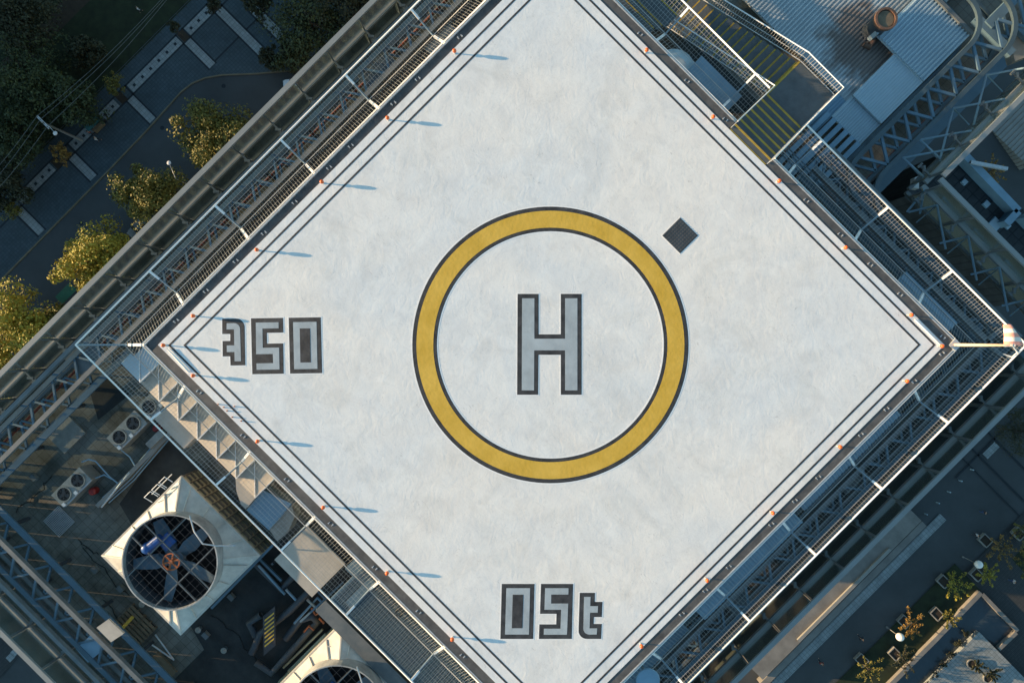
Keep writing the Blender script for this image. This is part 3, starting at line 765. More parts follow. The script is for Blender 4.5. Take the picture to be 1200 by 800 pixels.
def rail(pts, h, name='handrail', bars=True, par=None, step_=0.14, mat_='whitesteel', r=.03):
    mb = MB(); top = [V(a)+V((0,0,h)) for a in pts]
    mb.tube(top, r, 8); mb.build(name, M[mat_], par, smooth=True)
    b = MB()
    for a, c in zip(pts[:-1], pts[1:]):
        a = V(a); c = V(c); L = (c-a).length; n = max(1,int(L/step_))
        for i in range(n+1):
            e = a.lerp(c,i/n); b.bar(e+V((0,0,.05)), e+V((0,0,h-.03)), .016, .016)
        b.bar(a+V((0,0,.08)), c+V((0,0,.08)), .03,.03)
        b.bar(a+V((0,0,h/2)), c+V((0,0,h/2)), .02,.02)
    b.build('balustrade', M['galv'], par)
zlow = zl-.15*17
rail([(ul0-.1-13.3*16*K(78),vl1,zlow),(ul0,vl1,zl),(ul1+.02,vl1,zl),(ul1+.02,vl0,zl),(x1+.02,pv1+.1,80.95)],1.0,par=stair)
rail([(ul0-.1-13.3*16*K(78),vl0+.05,zlow),(ul0-.02,vl0+.05,zl),(x0-.02,pv1+.1,80.95)],1.0,par=stair)
# guard rail of the deck beside the stair (white posts)
# lower stair flight at the top edge
ls = thing('lower_stair', 'two broad yellow-edged steps under the net at the top edge', 'stair', q(760,740,78))
for i,(T0,T1,z_) in enumerate(((722,733,79.2),(734,746,79.0),(747,775,78.8))):
    MB().st(560,800+i*6,T0,T1+1,z_,z_-.15).build('tread', M['tread'], ls)
    MB().st(560,800+i*6,T1-1,T1+1,z_+.01,z_).build('nosing', M['nosing'], ls)

# ---------------------------------------------------------------- upper right roofs
ra = MB(); ra.corr(860,1112,872,1300,77.2,.19,.08,'v')
tag(ra.build('corrugated_roof', M['roof_corr']), 'large blue-grey corrugated roof with a round flue, beyond the stair', 'roof')
rb = MB(); rb.corr(1070,1178,986,1100,77.75,.19,.08,'v')
tb = rb.build('corrugated_roof', M['corr_lt']); tag(tb, 'raised pale corrugated roof at the top right beside the flue', 'roof')
MB().st(1068,1180,1098,1104,77.95,77.4).build('roof_flashing', M['steel_mid'], tb)
MB().st(1062,1069.5,988,1030,78.1,77.3).build('roof_upstand', M['corr_lt'], tb)
rc = MB(); rc.corr(1111,1178,888,985,77.65,.13,.02,'v')
tag(rc.build('flat_roof_panel', M['corr_lt']), 'smooth pale ribbed roof panel below the flue roof', 'roof panel')
rd = MB(); rd.corr(1111,1178,838,886,77.45,.13,.04,'v')
tag(rd.build('flat_roof_panel', M['corr_lt']), 'small ribbed roof panel nearest the louvre bars', 'roof panel')
re_ = MB(); re_.corr(1092,1112,800,872,77.3,.15,.05,'v')
tag(re_.build('flat_roof_panel', M['corr']), 'narrow corrugated roof strip between landing and louvre bars', 'roof panel')
for x0_,x1_ in ((MB(),0),):
    pass
# louvre bars
lv = thing('louvre_bank', 'row of thick blue-grey louvre bars beside the landing', 'louvres', q(1150,790,77))
for i in range(6):
    S0 = 1104+i*14
    A = q(S0,720,77.6); B = q(S0,838,77.6)
    MB().bar(A,B,.26,.14).build('louvre_bar', M['corr'], lv)
# flue
fl = thing('roof_flue', 'round rusty flue standing on the corrugated roof', 'flue', (*p(1020,38,77.2)[:2],77.2))
c = p(1020,38,77.2)
top = p(1036,20,79.0)
MB().cyl((c.x,c.y),.5,.44,77.2,77.4,32).cyl((c.x,c.y),.44,.44,77.4,78.55,32).build('pipe', M['steel_dark'], fl, smooth=False)
MB().ring((c.x,c.y,0),.44,.55,78.5,78.7,48).build('collar', M['flue'], fl)
MB().cyl((c.x,c.y),.47,.40,78.55,78.63,32).build('cap', M['wood'], fl)
mb = MB(); mb.tube([p(1012,52,77.35),p(1019,56,77.35),p(1024,47,77.35)],.13,10); mb.build('bent_pipe', M['flue'], fl, smooth=True)
# wing truss with rounded corners
def arc3(c, r, a0, a1, z, n=10): return [V((c[0]+r*math.cos(math.radians(a0+(a1-a0)*i/n)), c[1]+r*math.sin(math.radians(a0+(a1-a0)*i/n)), z)) for i in range(n+1)]
wt = thing('wing_truss', 'blue-grey truss beam with rounded ends along the upper right wing', 'roof truss', q(1210,980,ZF))
zt = 79.0
def ribbon(mb, path, w_, z0, z1):
    vs = []; m_ = len(path)
    for i, c in enumerate(path):
        d = (path[min(i+1,m_-1)]-path[max(i-1,0)]).normalized(); nn = V((d.y,-d.x,0))*(w_/2)
        for s_, z_ in ((-1,z0),(1,z0),(1,z1),(-1,z1)): vs.append((c.x+nn.x*s_, c.y+nn.y*s_, z_))
    fs_ = []
    for i in range(m_-1):
        for k in range(4): fs_.append((4*i+k,4*i+(k+1)%4,4*i+4+(k+1)%4,4*i+4+k))
    fs_ += [(3,2,1,0),(4*m_-4,4*m_-3,4*m_-2,4*m_-1)]
    return mb.add(vs, fs_)
def loop(S_, Ta, Tb, sgn, r, name, w_=.22):
    x = q(S_,0,zt).x; a = q(0,Ta,zt).y; b = q(0,Tb,zt).y
    pts = arc3((x-r, b-r*1.0), r, 0, 90, zt) if sgn else []
    path = [V((x,a,zt))] + pts
    if sgn: path.append(V((x-r-5,b,zt)))
    mb = MB()
    path.insert(1, path[0].lerp(path[1], .995))
    ribbon(mb, path, w_, zt-.16, zt); ribbon(mb, path, w_*.8, zt-1.5, zt-1.35)
    mb.build(name, M['wingsteel'], wt)
loop(1190, 822, 1140, 1, 1.6, 'inner_beam'); loop(1238, 838, 1182, 1, 1.9, 'outer_beam')
# rounded lower corners joining the beams that run back under the net
for S_, T_, r, Tbeam in ((1190,822,1.4,0),(1238,838,1.6,0)):
    x = q(S_,0,zt).x; a = q(0,T_,zt).y
    pts = arc3((x+r, a), r, 180, 270, zt, 8)
    if S_ > 1200: pts.append(V((q(1640,0,zt).x, pts[-1].y, zt)))
    else: pts.append(pts[-1]+V((1.2,0,0)))
    mb = MB()
    if len(pts) > 9: pts.insert(-1, pts[-2].lerp(pts[-1], .01))
    ribbon(mb, pts, .22, zt-.14, zt+.02); ribbon(mb, pts, .2, zt-1.5, zt-1.35)
    mb.build('corner_beam', M['wingsteel'], wt)
k = 0
for i in range(7):
    Ti = 826+54*i; To = 850+54*i
    for (a,b) in (((1193,Ti),(1235,To)),((1235,To),(1193,Ti+50))):
        for z_ in (78.85,77.7):
            A = q(a[0],a[1],zt); B = q(b[0],b[1],zt); A.z = z_; B.z = z_
            MB().bar(A,B,.13,.11).build('brace', M['steel'], wt)
for (S0,S1,T0,T1,z_) in ((1165,1250,1118,1132,78.3),(1180,1196,1130,1230,78.4),(1226,1262,1158,1180,78.0)):
    MB().st(S0,S1,T0,T1,z_,z_-.3).build('cross_beam', M['steel'], wt)
mb = MB(); mb.pp([(1183,47),(1205,25),(1215,62),(1190,72)],77.5,76.9); tag(mb.build('concrete_pad', M['concrete']), 'grey-brown slab at the top right corner beyond the truss', 'slab')
# struts over the sunken court
ct = thing('court_bracing', 'thin blue-grey struts spanning the sunken court, upper right', 'bracing', q(1300,860,72))
def strut(a, b, za, zb, r=.055): MB().tube([p(*a,za),p(*b,zb)],r,8).build('strut', M['corr'], ct, smooth=True)
for i in range(6):
    nx, ny = 1098+36.5*i, 240.5+36.5*i
    strut((nx,ny),(nx-33,ny+8),78.2,77); strut((nx,ny),(nx+10,ny+51),78.2,77); strut((nx,ny),(nx-24,ny+20),78.2,76.5,.035)
for i in range(4):
    mx, my = 1058+20*0+ (0,20,59,98)[i], 185-(0,21,58,97)[i]
    strut((mx,my),(mx+61,my-11),77,78.2); strut((mx,my),(mx-15+0,my+58) if i>1 else (mx+24,my+22),77,78.0); strut((mx,my),(mx+22,my+23),77,76,.035)
strut((1083,222),(1078,250),78.2,77); strut((1083,224),(1063,248),78.2,77)
cb = MB(); cb.pp([(1072,208),(1077,206),(1077,221),(1071,220)],76,75.6); tag(cb.build('junction_box', M['cloth_w']), 'small white junction box beside the court struts', 'box')
# lower terrace outside the court
tr = thing('lower_building', 'lower tiled terrace building beyond the court at the right edge', 'building', (*p(1150,230,0)[:2],0))
tz = 46
MB().pp([(1103,180),(1136,183),(1250,297),(1190,357),(1060,230)],tz,0).build('terrace', tile_mat('terrace_tiles',(0.055,0.062,0.066),(0.03,0.035,0.04),.9,.9,msize=.06), tr)
pr = MB()
for a,b in (((1130,180),(1194,247)),((1194,247),(1180,262)),((1203,252),(1260,310))):
    A = p(*a,tz+1.2); B = p(*b,tz+1.2); pr.bar(A-V((0,0,.6)),B-V((0,0,.6)),.7,1.2)
pr.build('parapet', M['corr'], tr)
ml = MB(); ml.bar(p(1137,190,tz+1.5),p(1180,198,tz+1.5),.3,.3); ml.build('mast', M['galv'], tr)
for i,(x,y,r,lb) in enumerate(((1134,212,3.2,'small pale square skylight nearest the court corner on the terrace'),(1160,238,3.6,'small blue square skylight in the middle of the terrace'),(1170,262,6.8,'large blue square skylight on the terrace'),(1185,264,3.0,'small blue square skylight beside the large one'))):
    a = p(x,y,tz+.6); r_ = r*mpx(tz)
    sk = thing('skylight', lb, 'skylight', (a.x,a.y,tz), 'skylights on the terrace')
    MB().box(a.x-r_,a.x+r_,a.y-r_,a.y+r_,tz,tz+.16).build('frame', M['corr'], sk)
    MB().box(a.x-r_*.9,a.x+r_*.9,a.y-r_*.9,a.y+r_*.9,tz+.16,tz+.22).build('dome', M['corr_lt'], sk)
# things under the net near the stair
bx_ = MB(); bx_.st(888,982,722,757,78.9,77); tag(bx_.build('plant_cabinet', M['corr']), 'blue-grey plant cabinet between helipad edge and stair', 'cabinet')
tk = p(790,82,78.6); kk = MB(); kk.cyl((tk.x,tk.y),1.05,1.05,ZF,78.55,32).cyl((tk.x,tk.y),1.05,.6,78.55,78.75,32)
tag(kk.build('water_tank', M['corr_lt']), 'round pale water tank beneath the helipad net by the stair', 'tank')
# blue-grey duct strips on the right sides
for (S0,S1,T0,T1,z_,lb) in ((1526,1541,345,570,79.0,'ribbed pale duct along the lower right edge near the right corner'),(1524,1552,100,330,79.3,'broad ribbed duct along the lower right edge of the deck'),(1524,1545,-160,70,78.6,'ribbed duct beside the round tank, bottom edge')):
    d_ = MB(); d_.corr(S0,S1,T0,T1,z_,.22,.05,'u'); tag(d_.build('ribbed_duct', M['corr']), lb, 'duct', 'ribbed ducts along the deck')
d_ = MB(); d_.corr(1380,1500,724,744,79.0,.2,.05,'u'); tag(d_.build('ribbed_duct', M['corr']), 'ribbed duct along the upper right edge near the windsock', 'duct', 'ribbed ducts along the deck')
for i,(S0,S1,T0,T1,z_) in enumerate(((1552,1572,415,450,78.2),(1556,1585,140,180,78.0))):
    m_ = MB(); m_.corr(S0,S1,T0,T1,z_,.12,.03,'u'); tag(m_.build('access_hatch', M['steel_mid']), ('grey ribbed hatch below the lower right net near the long duct','grey ribbed hatch below the lower right net near the round tank')[i], 'hatch')
a = p(759.5,797,80.55); m_ = MB(); m_.cyl((a.x,a.y),.07,.07,ZF,80.42,12).cyl((a.x,a.y),.42,.56,80.38,80.5,40).cyl((a.x,a.y),.56,.52,80.5,80.55,40)
tag(m_.build('round_cover', M['corr']), 'round blue-grey disc cover on a post at the bottom edge of the photo', 'cover')
# orange-lit plywood board near the tank
m_ = MB(); m_.st(1520,1550,-30,40,77.6,77.5); tag(m_.build('plywood_board', M['wood']), 'brown plywood board lying under the lower right net', 'board')
# fine cable rails, dark, along lower right
for (name, S0, z_, n, lb) in (('cable_tray',1553,78.3,2,'long dark cable tray beneath the lower right net'),):
    m_ = MB()
    for i in range(3): m_.bar(q(1543+i*4,-400,z_), q(1543+i*4,760,z_), .06,.06)
    tag(m_.build(name, M['steel']), lb, 'cable tray')
m_ = MB()
for i in range(4): m_.bar(q(1090,735+i*5,78.4), q(1600,735+i*5,78.4), .05,.05)
tag(m_.build('cable_tray', M['steel']), 'long dark cable tray beneath the upper right net', 'cable tray')

# ---------------------------------------------------------------- upper left strip: slats, pipe, sheets
m_ = MB()
for i in range(9):
    S_ = 546+i*3.3; m_.bar(q(S_,-260,78.6-.06*(i%3)), q(S_,640,78.6-.06*(i%3)), .045 if i%2 else .075, .08)
tag(m_.build('slat_screen', M['brown']), 'long brown parallel slats beneath the street-side net', 'slats')
m_ = MB(); m_.tube([q(523,-640,77.0),q(523,640,77.0)],.07,8); tag(m_.build('red_pipe', M['redpipe'], smooth=True), 'dull red pipe running inside the street-side truss', 'pipe')
m_ = MB(); m_.corr(500,520,-300,640,76.9,.5,.05,'u'); tag(m_.build('grey_roof_strip', M['steel_mid']), 'grey roof strip beneath the street-side truss', 'roof panel')
for i,(S0,S1,T0,T1,z_,mm,lb) in enumerate(((505,545,330,392,78.4,'steel_mid','grey ribbed sheet panel under the street-side net near the top'),(537,552,-96,-72,78.8,'steel_mid','small grey panel under the street-side net near the left corner'),(538,552,240,250,78.8,'concrete','small pale block under the street-side net'),(555,570,440,500,78.8,'concrete','weathered pale ledge block beside the deck at the top'),(497,545,-345,-290,78.5,'steel_mid','flat grey plate at the corner of the roof truss'))):
    m_ = MB(); m_.corr(S0,S1,T0,T1,z_,.12,.02,'u') if i==0 else m_.st(S0,S1,T0,T1,z_,z_-.08)
    tag(m_.build('sheet_panel', M[mm]), lb, 'panel')

# ---------------------------------------------------------------- lower left: folded duct hoods, panels, grating
fd = thing('folded_duct', 'pale beige duct of stepped folded hoods beneath the lower left net', 'duct', q(760,-262,77.5))
for i in range(7):
    S0 = 567+45*i; S1 = S0+45
    Z0, Z1 = 78.75, 78.45
    A = q(S0,-284,Z1); B = q(S1,-284,Z0); Cc = q(S1,-240,Z0-.1); D = q(S0,-240,Z1)
    B = V((B.x,B.y,Z0)); 
    vs = [A,B,Cc,D]; vs += [a-V((0,0,.9)) for a in vs]
    MB().add(vs, [(0,1,3),(1,2,3),(0,4,5,1),(1,5,6,2),(2,6,7,3),(3,7,4,0)]).build('duct_hood', M['beige'] if i else M['corr_lt'], fd)
    MB().bar(B+V((0,0,.02)), Cc+V((0,0,.02)), .05,.05).build('flange', M['whitesteel'], fd)
    MB().bar(D+V((0,0,.02)), B.lerp(D,.0)+V((0,0,.02)), .035,.03).build('seam', M['whitesteel'], fd)
e1 = MB(); e1.pp([(276,561),(299,541),(305,548),(308,556),(308,573),(288,596),(282,590),(277,575)],78.5,77.4); e1.build('elbow', M['beige'], fd)
e2 = MB(); e2.pp([(289,597),(308.5,574),(342,590),(315,621)],78.2,77.2); e2.build('elbow', M['corr'], fd)
e3 = MB(); e3.pp([(315.5,620.5),(342,591),(345,606),(338,622),(325,634)],78.0,77.0); e3.build('elbow', M['beige'], fd)
m_ = MB(); m_.st(672,741,-310,-283,78.0,77.2); tag(m_.build('duct_box', M['beige']), 'plain beige rectangular duct box beside the condensers', 'duct')
cp = thing('canopy_panel', 'flat beige canopy panel under the lower left net', 'canopy', q(1021,-297,77))
MB().st(977,1065,-334,-256,79.1,79.04).build('sheet', M['beige'], cp)
for S_ in (980,1062):
    for T_ in (-330,-263):
        a = q(S_,T_,78.3); MB().box(a.x-.05,a.x+.05,a.y-.05,a.y+.05,ZF,79.03).build('post', M['steel_dark'], cp)
gp = thing('grating_platform', 'dark steel grating platform beneath the lower left net', 'platform', q(1190,-280,77))
mb = MB(); a = q(1092,-312,79.5); b = q(1480,-242,79.5); x = a.x
while x < b.x: mb.box(x,x+.035,a.y,b.y,79.42,79.5); x += .10
mb.build('grating_bars', M['steel'], gp)
mb = MB(); y = a.y
while y < b.y: mb.box(a.x,b.x,y,y+.05,79.36,79.415); y += .32
mb.build('bearers', M['steel_dark'], gp)
MB().box(a.x,b.x,a.y-.1,a.y-.01,79.2,79.52).box(a.x-.1,a.x-.01,a.y-.1,b.y,79.2,79.5).build('edge_beam', M['steel'], gp)
MB().st(1092,1480,-305,-250,77.4,77.3).build('lower_sheet', M['steel_dark'], gp)
m_ = MB(); m_.st(1070,1110,-262,-240,79.45,79.35).st(1110,1125,-300,-242,79.54,79.51); tag(m_.build('sheet_panel', M['steel']), 'smooth blue-grey plate at the end of the grating platform', 'panel')
m_ = MB(); m_.st(1085,1420,-346,-322,79.0,78.6); tag(m_.build('roof_beam', M['steel_mid']), 'broad grey beam between the second cooling tower and the net', 'beam')
# cable coil on the platform
m_ = MB(); a = q(1185,-250,79.56)
m_.tube([V((a.x+.16*math.cos(t*.5),a.y+.13*math.sin(t*.5),79.54+.004*t)) for t in range(36)],.02,6)
tag(m_.build('cable_coil', M['rubber']), 'loose dark cable coil lying on the grating platform', 'cable')

# ---------------------------------------------------------------- cooling towers
def cooling_tower(name, label, cx, cy):
    z0, z1, z2 = ZF, 78.6, 79.55
    c = p(cx,cy,z1); t = thing('cooling_tower', label, 'cooling tower', (c.x,c.y,z0), 'cooling towers')
    hs = 2.76; r = 2.22
    L = lambda u,v,z: V((c.x+u,c.y+v,z))
    mb = MB()
    mb.box(c.x-hs+.08,c.x+hs-.08,c.y-hs+.08,c.y+hs-.08,z0+.02,z1-.12); mb.build('casing', M['tower_side'], t)
    lv_ = MB()
    for i in range(11):
        u = c.x-hs+.25+i*(2*hs-.5)/10
        for j in range(4): lv_.box(u-.2,u+.2,c.y+hs-.06,c.y+hs+.02,z0+.2+j*.45,z0+.28+j*.45)
        lv_.box(u-.22,u-.19,c.y+hs-.07,c.y+hs+.03,z0+.1,z1-.15)
    lv_.build('louvres', M['ledge'], t)
    mb = MB()
    mb.box(c.x-hs,c.x+hs,c.y-hs,c.y+hs,z1-.12,z1-.0); 
    # remove centre by building the hood over it: square to circle
    n = 64; sqv = []; cv = []; iv = []
    for k in range(n):
        a = 2*math.pi*k/n; ca, sa = math.cos(a), math.sin(a); m_ = max(abs(ca),abs(sa))
        sqv.append(L(hs*ca/m_*.985, hs*sa/m_*.985, z1+.002))
        cv.append(L(r*1.03*ca, r*1.03*sa, z1+.48*(hs-r*1.03*m_)))
    sk = MB(); md = []
    sk.add(sqv+cv, [(k,(k+1)%n,n+(k+1)%n,n+k) for k in range(n)])
    fr_ = MB()
    for (a,b_) in ((-hs,-hs),(hs,-hs),(hs,hs),(-hs,hs)): pass
    w0 = .14
    fr_.box(c.x-hs,c.x+hs,c.y-hs,c.y-hs+w0,z1-.12,z1+.03).box(c.x-hs,c.x+hs,c.y+hs-w0,c.y+hs,z1-.12,z1+.03)
    fr_.box(c.x-hs,c.x-hs+w0,c.y-hs+w0,c.y+hs-w0,z1-.12,z1+.03).box(c.x+hs-w0,c.x+hs,c.y-hs+w0,c.y+hs-w0,z1-.12,z1+.03)
    fr_.build('roof_edge', M['tower'], t)
    sk.build('hood', M['tower'], t, smooth=False)
    for k in range(16):
        a = 2*math.pi*(k+.5)/16+.05; ca, sa = math.cos(a), math.sin(a); m_ = max(abs(ca),abs(sa))
        A = L(hs*ca/m_*.97,hs*sa/m_*.97,z1+.04); B = L(r*1.04*ca,r*1.04*sa,z1+.48*(hs-r*1.04*m_)+.03)
        MB().bar(A,B,.05,.09).build('rib', M['tower'], t)
    for sx in (-1,1):
        for sy in (-1,1): MB().bar(L(hs*.985*sx,hs*.985*sy,z1+.02), L(r*.75*sx,r*.75*sy,z1+.48*(hs-r*.75)+.01),.07,.05).build('hip_seam', M['tower'], t)
    MB().ring((c.x,c.y,0), r, r+.06, z2-.9, z2+.14, 72).build('fan_shroud', M['shroud'], t)
    MB().cyl((c.x,c.y),r-.01,r-.01,z2-1.0,z2-.95,48).build('plenum_floor', M['void'], t)  # shade below the fan put into the floor colour
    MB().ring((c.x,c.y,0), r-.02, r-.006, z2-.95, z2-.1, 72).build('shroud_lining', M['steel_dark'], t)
    # fan
    zf = z2-.42
    hub = MB().cyl((c.x,c.y),.42,.42,zf-.2,zf+.08,28).build('fan_hub', M['fan'], t)
    for k in range(5):
        a = 2*math.pi*k/5+.28; d = V((math.cos(a),math.sin(a),0)); nrm = V((-d.y,d.x,0))
        pts = []
        for rr, wd, tw in ((.35,.20,.16),(.9,.34,.12),(1.5,.30,.08),(2.05,.22,.05)):
            o_ = L(d.x*rr,d.y*rr,zf)
            pts.append((o_+nrm*wd+V((0,0,tw)), o_-nrm*wd-V((0,0,tw))))
        vs = [x for pr_ in pts for x in pr_]; vs += [x-V((0,0,.03)) for x in vs]
        fs_ = []
        for i in range(3): fs_ += [(2*i,2*i+2,2*i+3,2*i+1),(8+2*i,8+2*i+1,8+2*i+3,8+2*i+2),(2*i,8+2*i,8+2*i+2,2*i+2),(2*i+1,2*i+3,8+2*i+3,8+2*i+1)]
        fs_ += [(6,14,15,7),(0,1,9,8)]
        MB().add(vs,fs_).build('fan_blade', M['fan'], hub)
    
    wl = MB(); wl.ring((c.x,c.y,0),.36,.42,z2-.05,z2+.03,32)
    for k in range(6):
        a = math.pi*k/3; wl.bar(L(.05*math.cos(a),.05*math.sin(a),z2), L(.38*math.cos(a),.38*math.sin(a),z2),.08,.05)
    wl.cyl((c.x,c.y),.1,.1,z2-.35,z2+.06,16).build('drive_wheel', M['rust'], t)
    # guard: thick and thin bars
    def chord(off, ax, wd, z, h_):
        e = math.sqrt(max(0,(r+.03)**2-off**2))
        return MB().bar(L(-e,off,z) if ax=='u' else L(off,-e,z), L(e,off,z) if ax=='u' else L(off,e,z), wd, h_)
    zg = z2+.12
    for off,ax in ((.42,'u'),(-.42,'u'),(-.95,'v'),(.95,'v')): chord(off,ax,.05,zg-.03,.07).build('guard_beam', M['steel_mid'], t)
    gm = MB(); i = -6
    while i <= 6:
        for ax in 'uv':
            off = i*.34; e = math.sqrt(max(0.01,(r+.02)**2-off**2))
            gm.bar(L(-e,off,zg+.02) if ax=='u' else L(off,-e,zg+.02), L(e,off,zg+.02) if ax=='u' else L(off,e,zg+.02), .008,.008)
        i += 1
    gm.build('guard_grid', M['steel_dark'], t)
    # blue motor, left of the wheel
    d = V((-.75,.62,0)).normalized()
    mo = MB(); mo.tube([L(-1.16,.38,z2-.1),L(-1.25,-.34,z2-.1)],.24,16); m1 = mo.build('motor', M['blue'], t, smooth=False)
    MB().sphere(L(-1.27,-.40,z2-.1),.29,16,10).build('motor_cap', M['blue'], t, smooth=True)
    MB().bar(L(-.85,.10,z2-.2),L(-.85,.75,z2-.2),.62,.12).build('motor_mount', M['blue'], t)
    # service pipe and rail on top
    MB().tube([L(-.9,2.3,z2+.25),L(-.2,2.0,z2+.4),L(.5,1.9,z2+.45),L(1.0,2.2,z2+.3),L(1.6,2.6,z2-.2)],.035,8).build('hose', M['galv'], t, smooth=True)
    return t, c, hs
t1, c1, hs = cooling_tower('a', 'cream cooling tower with a blue motor inside its round fan opening', 212, 650.5)
# ladder cage on tower one
ld = MB()
for i in range(3):
    x = c1.x-2.0+.0; ld.tube([V((c1.x-hs-.05,c1.y+1.5+.5*i-.6,78.7)),V((c1.x-hs-.45,c1.y+1.5+.5*i-.6,78.9)),V((c1.x-hs-.45,c1.y+1.9+.5*i-.6,78.9)),V((c1.x-hs-.05,c1.y+1.9+.5*i-.6,78.7))],.025,6)
ld.bar(V((c1.x-hs-.45,c1.y+.9,78.2)),V((c1.x-hs-.45,c1.y+2.3,78.2)),.04,.04)
ld.build('ladder_hoops', M['whitesteel'], t1)
t2, c2, hs = cooling_tower('b', 'cream cooling tower cut by the bottom edge of the photo', 401, 821)
MB().bar(V((c2.x-hs+.35,c2.y+hs-1.3,78.75)),V((c2.x-hs+1.3,c2.y+hs-.35,78.75)),.12,.12).bar(V((c2.x-hs+.35,c2.y+hs-.35,78.75)),V((c2.x-hs+.8,c2.y+hs-.8,78.75)),.14,.12).build('stiffener', M['tower'], t2)

# ---------------------------------------------------------------- condensers, pipes and clutter on the left roof
def condenser():
    t = thing('condenser_unit', 'x', 'condenser', (0,0,0), 'condenser units on the roof')
    L_, W_, H_ = 2.0, .86, 1.0
    MB().box(-W_/2,W_/2,-L_/2,L_/2,.08,H_).build('casing', M['ac'], t)
    MB().box(-W_/2+.05,-W_/2+.15,-L_/2,L_/2,0,.078).box(W_/2-.15,W_/2-.05,-L_/2,L_/2,0,.078).build('feet', M['steel_dark'], t)
    for s_ in (-1,1):
        y = s_*.49
        MB().ring((0,y,0),.33,.38,H_,H_+.06,32).build('fan_ring', M['ac'], t)
        MB().cyl((0,y),.33,.33,H_+.002,H_+.008,32).build('fan_well_shade', M['void'], t)  # flat disc on the casing, coloured as a shaded well
        b_ = MB()
        for k in range(3):
            a = k*2.094+.4; b_.bar(V((0.05*math.cos(a),y+.05*math.sin(a),H_+.025)),V((.27*math.cos(a),y+.27*math.sin(a),H_+.025)),.14,.012)
        b_.cyl((0,y),.07,.07,H_+.01,H_+.045,12).build('fan', M['steel_dark'], t)
        g_ = MB()
        for rr in (.12,.2,.28): g_.ring((0,y,0),rr-.006,rr+.006,H_+.05,H_+.058,24)
        for k in range(4):
            a = k*math.pi/4; g_.bar(V((-.34*math.cos(a),y-.34*math.sin(a),H_+.054)),V((.34*math.cos(a),y+.34*math.sin(a),H_+.054)),.012,.008)
        g_.build('guard', M['steel_dark'], t)
    MB().box(W_/2,W_/2+.05,-L_/2+.05,L_/2-.05,H_-.12,H_-.04).build('pipe_rail', M['galv'], t)
    for y_ in (0,-.85): MB().box(W_/2-.14,W_/2+.04,y_-.08,y_+.08,H_+.002,H_+.08).build('terminal_box', M['cloth_w'], t)
    return t
cd = condenser()
for i,(S_,T_,lb) in enumerate(((651,-357,'grey two-fan condenser unit just outside the net near the left corner'),(650,-287,'grey two-fan condenser unit partly under the net'),(653,-489,'grey two-fan condenser unit standing farthest to the left'))):
    o_ = cd if i == 0 else copy_tree(cd)
    a = q(S_,T_,77.6); place(o_, (a.x,a.y,ZF+.01), 0, lb)
def pipes(lb, paths, r, m, cat='pipes', name='pipe_run'):
    mb = MB()
    for pth in paths: mb.tube([p(x,y,z) for x,y,z in pth], r, 8)
    tag(mb.build(name, M[m], smooth=True), lb, cat)
pipes('thin blue-grey refrigerant pipes running past the condensers', [[(120+i*2.5,583+i*2,76.9),(150+i*2.5,556+i*2,76.9),(192+i*2.5,507+i*2,76.9)] for i in range(4)], .03, 'corr')
pipes('bent blue-grey pipe loop between two condensers', [[(96,541,77.4),(104,538,77.4),(112,540,77.3),(128,558,77.2),(138,566,77.0)],[(142,527,77.3),(152,535,77.3),(158,545,77.1)],[(112,560,77.2),(122,556,77.2),(131,561,77.0)]], .035, 'corr')
pipes('pale diagonal pipe crossing beside the condensers', [[(119,594,77.5),(152,553,77.6)]], .045, 'galv')
for i,(x,y,lb) in enumerate(((182,502,'round red tank top beside the condenser under the net'),(107,797-600+ -1+ 380,'round red tank top beside the farthest left condenser'))):
    a = p(x,y,76.9); m_ = MB(); m_.cyl((a.x,a.y),.19,.19,ZF,76.85,24).cyl((a.x,a.y),.19,.12,76.85,76.92,24)
    tag(m_.build('expansion_tank', M['red']), lb, 'tank', 'red tanks by the condensers')
m_ = MB(); m_.st(703,710,-480,-290,77.0,ZF-.1); tag(m_.build('low_kerb_wall', M['concrete']), 'low concrete kerb beside the refrigerant pipes', 'kerb')
m_ = MB(); m_.st(690,702,-350,-318,77.2,ZF); tag(m_.build('equipment_box', M['ac']), 'low grey equipment box beside the condenser pipes', 'box')
m_ = MB(); m_.st(567,607,-456,-407,ZF+.12,ZF+.0); tag(m_.build('floor_hatch', M['ac']), 'flat beige hatch plate on the roof pavers', 'hatch')
m_ = MB(); a = q(661,-560,76.6); b = q(698,-525,76.6)
for i in range(14):
    f = i/13; m_.box(a.x+(b.x-a.x)*f-.012,a.x+(b.x-a.x)*f+.012,a.y,b.y,76.56,76.6); m_.box(a.x,b.x,a.y+(b.y-a.y)*f-.012,a.y+(b.y-a.y)*f+.012,76.53,76.558)
tag(m_.build('grid_mat', M['galv']), 'pale square grid mat lying on the roof pavers', 'grating')
cl = [('sheet_panel',(128,740),(113,735),(127,725),(145,742),(130,752),79.2,'beige','pale box lid resting on the lower left truss'),
      ('sheet_panel',(0,0),(89,760),(107,743),(123,759),(103,776),78.6,'corr','blue-grey sheet laid across the lower left truss'),
      ('timber_board',(0,0),(175,773),(184,763),(207,787),(197,797),76.9,'wood','plain tan board lying near the lower left truss')]
for nm,_,a,b,c_,d,z_,mm,lb in cl:
    m_ = MB(); m_.pp([a,b,c_,d],z_,z_-.12); tag(m_.build(nm, M[mm]), lb, 'panel')
